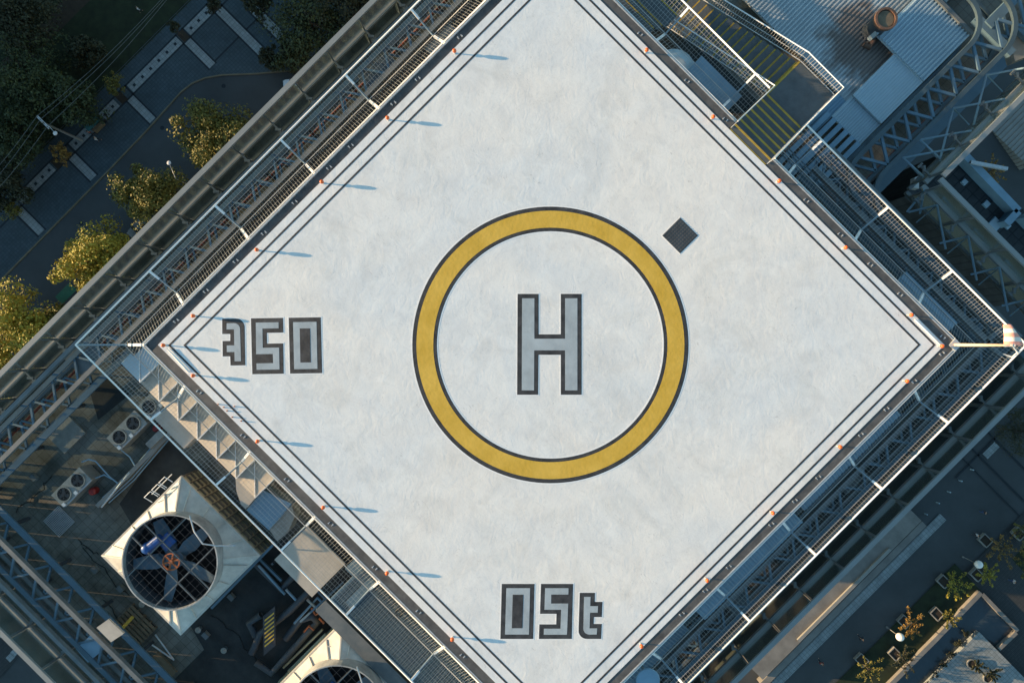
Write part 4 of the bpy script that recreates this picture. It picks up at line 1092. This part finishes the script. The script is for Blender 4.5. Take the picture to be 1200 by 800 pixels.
for i,(x,y,lb) in enumerate(((150,727,'upper timber pallet beside the first cooling tower'),(164,741,'lower timber pallet beside the first cooling tower'))):
    t = thing('timber_pallet', lb, 'pallet', (*p(x,y,76.6)[:2],ZF+.01), 'timber pallets')
    c = p(x,y,76.7)
    mb = MB()
    for j in range(7): mb.box(c.x-.45,c.x+.45,c.y-.75+j*.22,c.y-.6+j*.22,76.66,76.69)
    mb.build('boards', M['wood'], t)
    mb = MB()
    for j in range(3): mb.box(c.x-.45+j*.4,c.x-.36+j*.4,c.y-.75,c.y+.75,76.52,76.655)
    mb.build('runners', M['wood'], t)
m_ = MB(); m_.bar(p(144,735,76.8),p(156,722,76.8),.16,.05); tag(m_.build('yellow_plank', M['yellow']), 'yellow plank lying across a pallet', 'plank')
for i,(a,b,lb) in enumerate((((178,755),(204,773),'thin pale pole lying beside the pallets, upper of two'),((182,743),(204,773),'thin pale pole lying beside the pallets, steeper one'))):
    m_ = MB(); m_.tube([p(*a,76.9),p(*b,76.7)],.04,8); tag(m_.build('loose_pole', M['galv'], smooth=True), lb, 'pole')
# dark pipework between the towers
pipes('thick dark pipes looping between the two cooling towers', [[(300,660,76.9),(330,690,77.0),(350,668,77.1)],[(295,765,76.9),(305,742,77.0),(340,715,77.2),(365,690,77.2),(385,672,77.2)],[(300,775,76.9),(318,788,76.9),(335,770,77.0),(372,728,77.2),(366,722,77.3),(352,726,77.2),(335,748,77.0)],[(306,720,76.9),(292,730,76.9),(300,745,76.9)]], .19, 'steel_dark')
pipes('thin grey pipes in the plant area between the towers', [[(345,730,77.3),(372,700,77.4),(384,712,77.4)],[(303,662,77.2),(334,696,77.2)],[(335,690,77.2),(352,708,77.2)],[(360,702,77.6),(396,735,77.4)]], .07, 'corr')
pipes('long pale pipe beside the second cooling tower', [[(332,782,76.9),(378,737,77.0)],[(338,786,76.9),(382,742,77.0)]], .06, 'tower_side')
m_ = MB(); m_.pp([(308,722),(322,710),(323,756),(309,768)],77.55,77.48)
tag(m_.build('hazard_plate', M['black']), 'yellow and black striped hazard plate in the plant area', 'hazard plate'); hz = bpy.context.scene.objects.get('hazard_plate') or [o for o in C.objects if o.name.startswith('hazard_plate')][0]
mb = MB()
for i in range(7): mb.pp([(310,734+i*5.0-8),(321,725+i*5.0-8),(321,727+i*5.0-8),(310,736+i*5.0-8)],77.562,77.54)
mb.build('stripes', M['yellow'], hz)
# frame beam from tower one across to the canopy
t = thing('pipe_support_frame', 'grey support frame beside the first cooling tower', 'frame', (*p(310,680,77)[:2],ZF))
for a_,b_,z_,w_ in (((322,636),(248,712),78.4,.12),((352,728),(402,682),78.2,.09),((330,650),(402,722),77.6,.09),((290,640),(330,680),77.4,.12)): MB().bar(p(*a_,z_),p(*b_,z_),w_,w_).build('beam', M['steel'], t)

# cables, boxes and vents that clutter the plant roof
rnd0 = random.Random(5)
cabs = ['dark cable winding over the pavers left of the first cooling tower','dark cable running from the condensers towards the truss','dark cable crossing the black roof between the towers','dark cable beside the grid mat','dark cable under the lower left truss']
for i,(a,b) in enumerate((((96,640),(150,700)),((60,560),(20,600)),((250,720),(310,780)),((90,630),(118,652)),((120,700),(170,770)))):
    pts = []
    for k in range(12):
        f = k/11; pts.append(p(a[0]+(b[0]-a[0])*f+rnd0.uniform(-3,3), a[1]+(b[1]-a[1])*f+rnd0.uniform(-3,3), ZF+.04))
    tag(MB().tube(pts,.022,6).build('cable', M['rubber'], smooth=True), cabs[i], 'cable', 'loose cables on the plant roof')
bxs = [((140,690),'small grey junction box on the pavers below the first cooling tower'),((38,560),'small grey junction box near the left truss'),((270,700),'small grey junction box on the black roof between the towers'),((240,745),'small grey junction box left of the second cooling tower'),((110,668),'small grey junction box on the pavers left of the first cooling tower')]
for (x,y),lb in bxs:
    a = p(x,y,ZF+.3); t = thing('junction_box', lb, 'box', (a.x,a.y,ZF+.02), 'junction boxes on the plant roof')
    MB().box(a.x-.16,a.x+.16,a.y-.11,a.y+.11,ZF+.02,ZF+.27).build('case', M['ac'], t)
    MB().box(a.x-.17,a.x+.17,a.y-.12,a.y+.12,ZF+.273,ZF+.29).build('lid', M['steel_mid'], t)
for i,(x,y,lb) in enumerate(((232,738,'short round roof vent left of the second cooling tower'),(262,762,'short round roof vent at the bottom of the black roof'),(166,708,'short round roof vent close to the first cooling tower'))):
    a = p(x,y,ZF+.3); t = thing('roof_vent', lb, 'vent', (a.x,a.y,ZF+.02), 'round vents on the plant roof')
    MB().cyl((a.x,a.y),.11,.11,ZF,ZF+.3,16).build('pipe', M['steel_mid'], t); MB().cyl((a.x,a.y),.16,.05,ZF+.3,ZF+.4,16).build('cowl', M['ac'], t)
pipes('valve manifold pipes standing by the second cooling tower', [[(365,712,77.5),(370,720,77.5),(377,716,77.6)],[(356,740,77.4),(362,733,77.5),(368,738,77.5)],[(374,724,77.7),(380,730,77.7)]], .05, 'rust')
# ---------------------------------------------------------------- windsock
ws = thing('windsock', 'pink and white windsock drooping from its pole at the right corner', 'windsock', (*p(1118,404,81)[:2],80.9))
b = p(1119,404,81)
MB().box(b.x-.2,b.x+.2,b.y-.2,b.y+.2,80.6,81.05).build('base', M['galv'], ws)
ptop = 84.75
MB().tube([V((b.x,b.y,81.0)),V((b.x,b.y,ptop-.6))],.075,14,.05).build('pole', M['pole_sunlit'], ws, smooth=True)
MB().tube([V((b.x,b.y,ptop-.62)),V((b.x,b.y,ptop-.1))],.06,12).build('top_sleeve', M['galv'], ws, smooth=True)
MB().tube([V((b.x,b.y,ptop-.2)),V((b.x+.3,b.y-.1,ptop-.1)),V((b.x+.38,b.y-.3,ptop-.3)),V((b.x+.15,b.y-.35,ptop-.5))],.035,8).build('swivel_arm', M['galv'], ws, smooth=True)
mo = p(1193,400,84.4); tl = p(1176,386,83.0)
seg = 10; rings = []; n = 20
m0 = V((mo.x,mo.y,84.35)); 
m0 = p(1186,405,84.3); up_ = V((-1,1,0)).normalized(); rt_ = V((1,1,0)).normalized()
path = [m0+up_*(.088*i)+rt_*(.03*i)+V((0,0,-.028*i-.004*i*i)) for i in range(seg+1)]
for a_,b_,mm in ((0,2,'sock1'),(2,4,'sock2'),(4,6,'sock1'),(6,8,'sock2'),(8,10,'sock1')):
    mb = MB(); vs = []
    for i in range(a_,b_+1):
        r_ = .36-.021*i; 
        for k in range(n):
            a = 2*math.pi*k/n; fold = 1+.16*math.sin(3*a+i*.4)
            pv_ = path[i]+rt_*(r_*fold*math.cos(a))+V((0,0,1))*(r_*.75*fold*math.sin(a)); vs.append(tuple(pv_))
    fs_ = []
    for i in range(b_-a_): fs_ += [(i*n+k,i*n+(k+1)%n,(i+1)*n+(k+1)%n,(i+1)*n+k) for k in range(n)]
    if a_ == 0: fs_.append(tuple(range(n)))
    mb.add(vs,fs_).build('sock_band', M[mm], ws, smooth=True)

# ---------------------------------------------------------------- street furniture, left
up = thing('utility_pole', 'concrete utility pole with crossarms and power lines beside the park', 'utility pole', (*p(96,165,0)[:2],.14))
b = p(96,165,0.1); H_ = 9.6
MB().tube([V((b.x,b.y,.1)),V((b.x,b.y,H_))],.22,14,.13).build('shaft', M['concrete'], up, smooth=True)
arm = (p(60,158,9.5)-p(42,140,9.5)).normalized()
for i,off in enumerate((0.0,0.35)):
    ce = V((b.x,b.y,H_-.3-off*.6)); pe = V((arm.y,-arm.x,0))*(.12 if i else -.12)
    MB().bar(ce+pe-arm*1.4, ce+pe+arm*1.1, .12,.14).build('crossarm', M['galv'], up)
MB().tube([V((b.x,b.y,8.3)),V((b.x,b.y,8.3))+arm*1.8+V((0,0,.4))],.05,8).build('lamp_arm', M['galv'], up, smooth=True)
e = V((b.x,b.y,8.75))+arm*2.0; MB().sphere(e,.34,14,8,.4).build('lamp_head', M['cloth_w'], up, smooth=True)
for i,k_ in enumerate((-1.3,-.6,.9)):
    mb = MB(); c0 = V((b.x,b.y,H_-.2))+arm*k_; mb.cyl((c0.x,c0.y),.06,.04,H_-.3,H_-.05,10); mb.build('insulator', M['ac'], up)
    far1 = p(196+ i*3,-8,9.6); far2 = p(-60+i*6,255+i*6,9.6)
    pts = [far1.lerp(c0,t/8)-V((0,0,.8*math.sin(math.pi*t/8))) for t in range(9)] + [c0.lerp(far2,t/8)-V((0,0,.8*math.sin(math.pi*t/8))) for t in range(1,9)]
    tag(MB().tube(pts,.03,6).build('power_line', M['steel_mid'], smooth=True), ('power line nearest the park trees','middle power line over the park edge','power line nearest the plaza')[i], 'power line', 'power lines')
def lamp(x,y,hx,hy,h,lb):
    b = p(x,y,0.1); t = thing('street_lamp', lb, 'street lamp', (b.x,b.y,.1))
    MB().tube([V((b.x,b.y,.1)),V((b.x,b.y,h))],.09,10,.05).build('pole', M['galv'], t, smooth=True)
    e = p(hx,hy,h+.2); MB().tube([V((b.x,b.y,h)),e],.04,8).build('arm', M['galv'], t, smooth=True)
    MB().sphere(e,.33,14,8,.35).build('lamp_head', M['cloth_w'], t, smooth=True)
lamp(232,222,198,191,7.5,'street lamp reaching over the road beside the street trees')
# park fence
t = thing('park_fence', 'thin dark rail fence between the park and the plaza', 'fence', q(222,0,0))
MB().bar(q(222,-420,1.1),q(222,480,1.1),.05,.05).build('rail', M['steel_dark'], t)
for i in range(44): 
    a = q(222,-410+20*i,1.1); MB().box(a.x-.03,a.x+.03,a.y-.03,a.y+.03,.1,1.075).build('post', M['steel_dark'], t)
# kiosk / shelter
ks = thing('kiosk', 'small teal-roofed street kiosk on the plaza by the utility pole', 'kiosk', (*p(107,146,.15)[:2],.15))
c = p(108,145,2.3); 
MB().bar(c+V((0,-1.3,0)),c+V((0,1.3,0)),1.0,.08).build('roof', M['teal'], ks)
for sx in (-.42,.42):
    for sy in (-1.2,1.2): MB().box(c.x+sx-.03,c.x+sx+.03,c.y+sy-.03,c.y+sy+.03,.15,2.26).build('post', M['steel_dark'], ks)
MB().box(c.x-.2,c.x+.3,c.y-1.0,c.y+1.0,.15,1.0).build('counter', M['wood'], ks)
m_ = MB(); m_.bar(p(69,352,2.4),p(86,335,2.4),1.6,.1); tag(m_.build('green_awning', M['green']), 'green canvas awning between two yellow street trees', 'awning')
# benches on the park side
for i,(x,y) in enumerate(((197,72),)):
    pass
mh = MB()
for (x_,y_) in ((262,101),(190,150),(95,262),(240,118)): 
    c_ = p(x_,y_,0); mh.cyl((c_.x,c_.y),.34,.34,0.0,.012,20)
mh.build('manhole_cover', M['joint'], kind='structure')
# cars
def car(label, x, y, rz, paint='carpaint'):
    c = p(x,y,.7); t = thing('parked_car', label, 'car', (c.x,c.y,0), 'cars on the street', rz)
    W = .88; prof = [(-2.1,.35,.75,.80),(-1.9,.30,.88,.86),(-1.2,.28,.98,.88),(0,.28,1.0,.89),(1.0,.28,.98,.88),(1.8,.30,.85,.85),(2.1,.36,.68,.70)]
    mb = MB(); vs = []
    for xx,zb,zt_,w_ in prof: vs += [(xx,-w_,zb),(xx,-w_,zt_*.8),(xx,-w_*.88,zt_),(xx,w_*.88,zt_),(xx,w_,zt_*.8),(xx,w_,zb)]
    n = 6; fs_ = []
    for i in range(len(prof)-1): fs_ += [(i*n+k,(i+1)*n+k,(i+1)*n+(k+1)%n,i*n+(k+1)%n) for k in range(n)]
    fs_ += [tuple(reversed(range(n))), tuple((len(prof)-1)*n+k for k in range(n))]
    mb.add(vs,fs_).build('body', M[paint], t, world=False)
    MB().add([(-1.45,-.70,.95),(-1.45,.70,.95),(-1.0,-.60,1.40),(-1.0,.60,1.40),(.35,-.60,1.42),(.35,.60,1.42),(1.05,-.70,.95),(1.05,.70,.95)],[(0,2,3,1),(4,6,7,5),(0,6,4,2),(1,3,5,7)]).build('windows', M['carglass'], t, world=False)
    MB().box(-1.0,.35,-.58,.58,1.405,1.45).build('roof', M[paint], t, world=False)
    for sx in (-1.3,1.3):
        for sy in (-.78,.78):
            mb = MB(); mb.tube([V((sx,sy-.1,.32)),V((sx,sy+.1,.32))],.32,18); mb.build('wheel', M['rubber'], t, world=False)
    for sy in (-.6,.6): MB().box(2.02,2.12,sy-.14,sy+.14,.55,.68).build('headlight', M['galv'], t, world=False)
    return t
car('white car on the road half hidden by the roof edge', 347, 99, math.radians(228))
car('grey car under the street trees beside the second yellow tree', 163, 266, math.radians(-90), 'steel_mid')

# ---------------------------------------------------------------- people
def person(label, x, y, rz, top, legs, stride=.25, z0=.1):
    a = p(x,y,z0+.9); t = thing('person', label, 'person', (a.x,a.y,z0), None, rz)
    def skin(name, verts, edges, rad, m, par):
        me = bpy.data.meshes.new(name); me.from_pydata(verts, edges, []); me.materials.append(M[m])
        ob = bpy.data.objects.new(name, me); C.objects.link(ob); ob.parent = par
        md = ob.modifiers.new('Skin','SKIN')
        for i, r_ in enumerate(rad): me.skin_vertices[0].data[i].radius = (r_,r_)
        me.skin_vertices[0].data[0].use_root = True
        ob.modifiers.new('Sub','SUBSURF').levels = 1; ob.modifiers['Sub'].render_levels = 1
        return ob
    def mk(name, verts, edges, rad, m, par):
        me = bpy.data.meshes.new(name); me.from_pydata(verts, edges, [])
        ob = bpy.data.objects.new(name, me); C.objects.link(ob); ob.parent = par; me.materials.append(M[m])
        ob.modifiers.new('Skin','SKIN'); bpy.context.view_layer.update()
        if not me.skin_vertices: 
            C.objects.unlink(ob); return None
        for i, r_ in enumerate(rad): me.skin_vertices[0].data[i].radius = (r_,r_)
        me.skin_vertices[0].data[0].use_root = True
        s_ = ob.modifiers.new('Sub','SUBSURF'); s_.levels = 1; s_.render_levels = 1
        return ob
    s = stride
    vs = [(0,0,.95),(0,0,1.2),(0,0,1.42),(0,0,1.5),(.02,0,1.62),(.01,0,1.7),
          (0,.19,1.40),(-s*.5,.25,1.14),(-s*.2,.26,.88),(0,-.19,1.40),(s*.5,-.25,1.14),(s*.9,-.26,.9),
          (0,.09,.9),(s*.6,.10,.50),(s,.10,.07),(s+.14,.10,.04),(0,-.09,.9),(-s*.3,-.10,.50),(-s,-.10,.09),(-s+.13,-.10,.04)]
    ed = [(0,1),(1,2),(2,3),(3,4),(4,5),(2,6),(6,7),(7,8),(2,9),(9,10),(10,11),(0,12),(12,13),(13,14),(14,15),(0,16),(16,17),(17,18),(18,19)]
    rd = [.14,.13,.13,.055,.10,.08,.06,.045,.035,.06,.045,.035,.09,.065,.045,.035,.09,.065,.045,.035]
    mk('body', vs, ed, rd, 'skin', t)
    jv = [vs[i] for i in (0,1,2,6,7,8,9,10,11)]; je = [(0,1),(1,2),(2,3),(3,4),(4,5),(2,6),(6,7),(7,8)]
    mk('jacket', jv, je, [.16,.155,.15,.08,.065,.052,.08,.065,.052], top, t)
    tv = [vs[i] for i in (0,12,13,14,16,17,18)]; te = [(0,1),(1,2),(2,3),(0,4),(4,5),(5,6)]
    mk('trousers', tv, te, [.155,.11,.085,.065,.11,.085,.065], legs, t)
    MB().sphere((-.01,0,1.70),.115,12,8,.85).build('hair', M['hair'], t, world=False, smooth=True)
    return t
person('person in dark clothes walking on the plaza below the stone ledge', 1009,747.5, 2.4, 'cloth_k','cloth_k')
person('person in a red top walking near the bottom edge of the plaza', 962,776, 2.0, 'cloth_r','cloth_k')
person('person in a white top crossing the paving beside the right-hand planter', 1187,680.5, .3, 'cloth_w','cloth_b')
person('person in a pale top beside the planter near the russet tree', 1144,626.5, 1.0, 'cloth_w','cloth_k')
person('person in dark clothes in the middle of the dark side plaza', 1153,600, .5, 'cloth_k','cloth_b')
person('person in a white top walking on the plaza by the kiosk', 113,163, 1.0, 'cloth_w','cloth_k', z0=.15)
person('person in a red top standing at the kiosk', 105,155.5, 2.2, 'cloth_r','cloth_k', .1, z0=.15)
person('person in a white top by the park edge path at the top', 162,11, 1.2, 'cloth_w','cloth_k')
person('person in a blue top standing next to the kiosk end', 122,140, 2.6, 'cloth_b','cloth_k', .1, z0=.15)

# ---------------------------------------------------------------- plaza furniture, right
def planter(x,y,lb,w_=1.5,l_=1.9):
    c = p(x,y,.6); t = thing('planter_box', lb, 'planter', (c.x,c.y,.1), 'planters on the plaza')
    mb = MB(); a,b_ = w_/2,l_/2; th = .13
    mb.box(c.x-b_,c.x+b_,c.y-a,c.y-a+th,.1,.7).box(c.x-b_,c.x+b_,c.y+a-th,c.y+a,.1,.7).box(c.x-b_,c.x-b_+th,c.y-a+th,c.y+a-th,.1,.7).box(c.x+b_-th,c.x+b_,c.y-a+th,c.y+a-th,.1,.7)
    mb.build('frame', M['concrete'], t); MB().box(c.x-b_+th,c.x+b_-th,c.y-a+th,c.y+a-th,.1,.58).build('soil', M['soil'], t)
PL = [(1106,681,'stone planter on the lawn nearest its upper corner'),(1145,673,'stone planter beside the upper globe lamp'),(1098,719,'stone planter in the middle of the lawn'),(1060,728,'stone planter above the lower globe lamp'),(1049,766,'stone planter on the lawn near the bottom edge'),(1010,773,'stone planter at the lower edge of the plaza walk'),(1155,633,'stone planter beside the russet tree'),(1194,625,'stone planter at the far right edge of the plaza')]
for a in PL: planter(*a)
def globe(bx__,by__,lb,h=3.6):
    b = p(bx__,by__,.1); t = thing('globe_lamp', lb, 'lamp post', (b.x,b.y,.1), 'globe lamps on the plaza')
    MB().tube([V((b.x,b.y,.1)),V((b.x,b.y,h))],.07,10,.05).build('pole', M['concrete'], t, smooth=True)
    MB().cyl((b.x,b.y),.16,.16,.1,.3,12).build('base', M['concrete'], t)
    MB().sphere((b.x,b.y,h+.35),.62,24,16).build('globe', M['globe'], t, smooth=True)
globe(1128,652,'white globe lamp at the upper end of the lawn')
globe(1039,734,'white globe lamp in the lower part of the lawn')
for i,(x,y) in enumerate(((1139,550),(1125.5,563),(1112,576),(1099,589),(1085,602),(1073,614))):
    b = p(x,y,.5); tag(MB().lathe((b.x,b.y,.1),[(.10,0),(.10,.7),(.12,.75),(.08,.85)],12).build('bollard', M['corr_lt']), 'pale bollard in the row crossing the dark side plaza', 'bollard', 'bollards on the side plaza')
for i,(x,y,lb) in enumerate(((1138,777,'round concrete pot on the raised platform, upper one'),(1157,794,'round concrete pot on the raised platform, lower one'))):
    b = p(x,y,1.3); t = thing('round_pot', lb, 'plant pot', (b.x,b.y,.9), 'pots on the platform')
    MB().lathe((b.x,b.y,.9),[(.5,0),(.75,.5)],24).ring((b.x,b.y,0),.62,.78,1.38,1.5,24).build('bowl', M['concrete'], t)
    MB().cyl((b.x,b.y),.62,.62,1.4,1.42,20).build('soil', M['soil'], t)

# ---------------------------------------------------------------- trees
def tree(x, y, h, r, m, label, n=2600, leaf=.30, seed=1, kind='tree', group=None, gap=.0, zflat=.75, spiky=0):
    rnd = random.Random(seed); zc = h-r*zflat
    c = p(x,y,zc); t = thing(kind, label, 'tree' if 'tree' in kind else 'shrub', (c.x,c.y,.1), group)
    mb = MB()
    top = V((c.x,c.y,zc+r*.3)); base = V((c.x+rnd.uniform(-.2,.2),c.y+rnd.uniform(-.2,.2),.1))
    mb.tube([base, base.lerp(top,.5)+V((rnd.uniform(-.15,.15),rnd.uniform(-.15,.15),0)), top], max(.05,h*.022), 8, max(.02,h*.006))
    cl = []
    nc = max(9, int(9+r*9))
    if spiky:
        nb_ = rnd.randint(8,11)
        for j in range(nb_):
            an = 2*math.pi*(j+rnd.uniform(-.3,.3))/nb_; ln = r*rnd.uniform(.55,1.25); el = rnd.uniform(-.1,.9)
            e_ = V((c.x+math.cos(an)*ln, c.y+math.sin(an)*ln, zc+el*r*.6))
            s_ = base.lerp(top, rnd.uniform(.5,.85)); mb.tube([s_, s_.lerp(e_,.55)+V((0,0,.12*r)), e_], .035, 5, .01)
            for q_ in (.3,.5,.7,.88,1.0): cl.append((s_.lerp(e_,q_)+V((0,0,.08)), r*rnd.uniform(.09,.17)*(1.25-q_*.5)))
        cl.append((top, r*.3)); nc = len(cl)
    for i in range(0 if spiky else nc):
        while True:
            d = V((rnd.uniform(-1,1),rnd.uniform(-1,1),rnd.uniform(-.75,1)))
            if .25 < d.length < 1: break
        rr = rnd.uniform(.62,1.0)
        rr *= 1+.22*math.sin(3.1*math.atan2(d.y,d.x)+seed)+.12*math.sin(7*math.atan2(d.y,d.x)+2*seed)
        k = V((c.x+d.x*r*rr, c.y+d.y*r*rr, zc+d.z*r*zflat*rr))
        cl.append((k, rnd.uniform(.16,.34)*r))
        if i < 14: mb.tube([base.lerp(top,rnd.uniform(.45,.9)), k], max(.02,h*.006), 5, .012)
    mb.build('trunk', M['bark'], t, smooth=True)
    vs = []; fs_ = []
    for i in range(int(n*1.7)):
        k, kr = cl[int(rnd.random()**1.0*nc) % nc]
        d = V((rnd.gauss(0,1),rnd.gauss(0,1),rnd.gauss(0,.8))); d = d.normalized()*kr*rnd.uniform(.35,1.1)
        o_ = k + d
        if o_.z < .3: continue
        nrm = (d.normalized()*.6+V((rnd.uniform(-1,1),rnd.uniform(-1,1),rnd.uniform(-.3,1.2)))).normalized()
        a = nrm.orthogonal().normalized(); b_ = nrm.cross(a); th = rnd.uniform(0,6.28)
        a, b_ = a*math.cos(th)+b_*math.sin(th), b_*math.cos(th)-a*math.sin(th)
        L_ = leaf*1.15*rnd.uniform(.6,1.25); j = len(vs)
        vs += [o_-a*L_*.5, o_+b_*L_*.32, o_+a*L_*.5, o_-b_*L_*.32]; fs_.append((j,j+1,j+2,j+3))
    mc = MB(); mc.v = [tuple(a) for a in vs]; mc.f = fs_; mc.build('crown', M[m], t)
    return t
g1 = 'street trees beside the tower'
tree(30,385,10.8,6.0,'leaf_y','bright yellow-green street tree at the left edge',8500,.36,1,group=g1)
tree(110,308,10.8,6.0,'leaf_y','bright yellow street tree second from the left edge',8500,.36,2,group=g1)
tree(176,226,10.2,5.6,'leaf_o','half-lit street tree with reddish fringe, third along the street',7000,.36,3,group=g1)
tree(254,165,10.0,6.2,'leaf_o','large olive street tree beside the street lamp',8500,.36,4,group=g1)
tree(12,440,9.5,5.0,'leaf_y','yellow-green tree cut by the left edge below the brightest crown',3600,.36,5,group=g1)
tree(70,375,7.0,3.2,'leaf_o','small olive tree tucked between two yellow crowns',1800,.34,55,group=g1)
g2 = 'park trees'
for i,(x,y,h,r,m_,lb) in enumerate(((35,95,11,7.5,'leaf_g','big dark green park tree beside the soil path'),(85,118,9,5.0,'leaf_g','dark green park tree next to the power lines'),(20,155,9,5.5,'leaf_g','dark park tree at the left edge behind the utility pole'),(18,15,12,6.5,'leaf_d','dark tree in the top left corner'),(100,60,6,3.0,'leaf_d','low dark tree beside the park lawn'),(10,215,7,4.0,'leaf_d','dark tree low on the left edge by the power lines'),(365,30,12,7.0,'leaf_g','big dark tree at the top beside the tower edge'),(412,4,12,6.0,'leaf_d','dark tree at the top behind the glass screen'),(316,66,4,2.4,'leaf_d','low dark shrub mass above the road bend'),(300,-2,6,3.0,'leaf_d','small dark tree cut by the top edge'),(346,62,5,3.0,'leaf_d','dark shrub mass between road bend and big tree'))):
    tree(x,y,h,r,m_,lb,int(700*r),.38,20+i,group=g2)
g3 = 'young plaza trees'
for i,(x,y,h,r,m_,lb) in enumerate(((134,100,4.5,2.0,'leaf_o','young olive tree in the pit between two stone bands'),(70,180,4.2,1.9,'leaf_r','young russet tree in the pit below the utility pole'),(205,32,3.8,1.4,'leaf_d','thin young tree at the pit near the top'),(12,245,4.5,2.0,'leaf_o','young olive tree at the left edge of the plaza'),(250,5,4,1.6,'leaf_d','young tree by the pit at the top edge'))):
    tree(x,y,h,r,m_,lb,700,.24,40+i,group=g3)
g4 = 'autumn trees on the side plaza'
for i,(x,y,h,r,m_,lb) in enumerate(((1118,684,4.2,2.2,'leaf_y','yellow young tree at the upper planter of the lawn'),(1157,672,4.0,2.0,'leaf_y','small yellow-green tree beside the upper globe lamp'),(1112,723,3.2,1.6,'leaf_o','small green plant leaning from the middle planter'),(1067,733,4.2,2.4,'leaf_r','russet young tree above the lower globe lamp'),(1058,772,4.0,2.2,'leaf_d','dark young tree at the lower planter'),(1018,783,4.0,2.1,'leaf_o','dull olive tree at the bottom edge of the lawn'),(1173,642,4.5,2.7,'leaf_r','russet tree beside the right-hand planter'),(1203,620,5,2.6,'leaf_o','green tree cut by the right edge of the plaza'),(1205,660,4,2.4,'leaf_o','yellow-green shrub tree at the right edge below'),(1195,505,8,4.2,'leaf_d','dark orange-green tree at the right edge of the side plaza'),(1145,780,2.8,1.3,'leaf_d','scrawny plant in the upper round pot'),(1164,790,2.6,1.2,'leaf_d','scrawny plant in the lower round pot'),(1162,200,5,1.9,'leaf_r','orange autumn tree beyond the terrace, top right'))):
    tree(x,y,h,r*1.08,m_,lb,560 if r<3 else 2200,.21,60+i,group=g4,spiky=1 if r<3 else 0)
for i in range(9):
    f = i/8; tree(1062+70*f-62*f*0, 838-i*12+0, 1.2,.7,'leaf_d','low dark bush in the row at the platform foot',160,.2,90+i,kind='shrub',group='bushes along the platform foot') if i > 2 else None

# ---------------------------------------------------------------- unseen blocks added on the sun side to shade the street
def shade_block(x0,x1,y0,y1,h,lb):
    f = lambda x,y: ((x-y)/R2,(x+y)/R2)
    t = thing('unseen_shade_block', lb, 'building', (*f((x0+x1)/2,(y0+y1)/2),0))
    MB().prism([f(x0,y0),f(x1,y0),f(x1,y1),f(x0,y1)],0,h).build('facade', M['facade'], t)
    MB().prism([f(x0-.4,y0-.4),f(x1+.4,y0-.4),f(x1+.4,y1+.4),f(x0-.4,y1+.4)],h+.003,h+.8).build('roof', M['concrete'], t)
shade_block(-150,-116,-70,21,10,'low unseen block added across the street to shade the ground')
shade_block(-152,-116,21.8,43,16.5,'mid-height unseen block added between the other two to shade the road')
shade_block(-155,-118,45,130,42,'taller unseen block added across the park to shade the road')
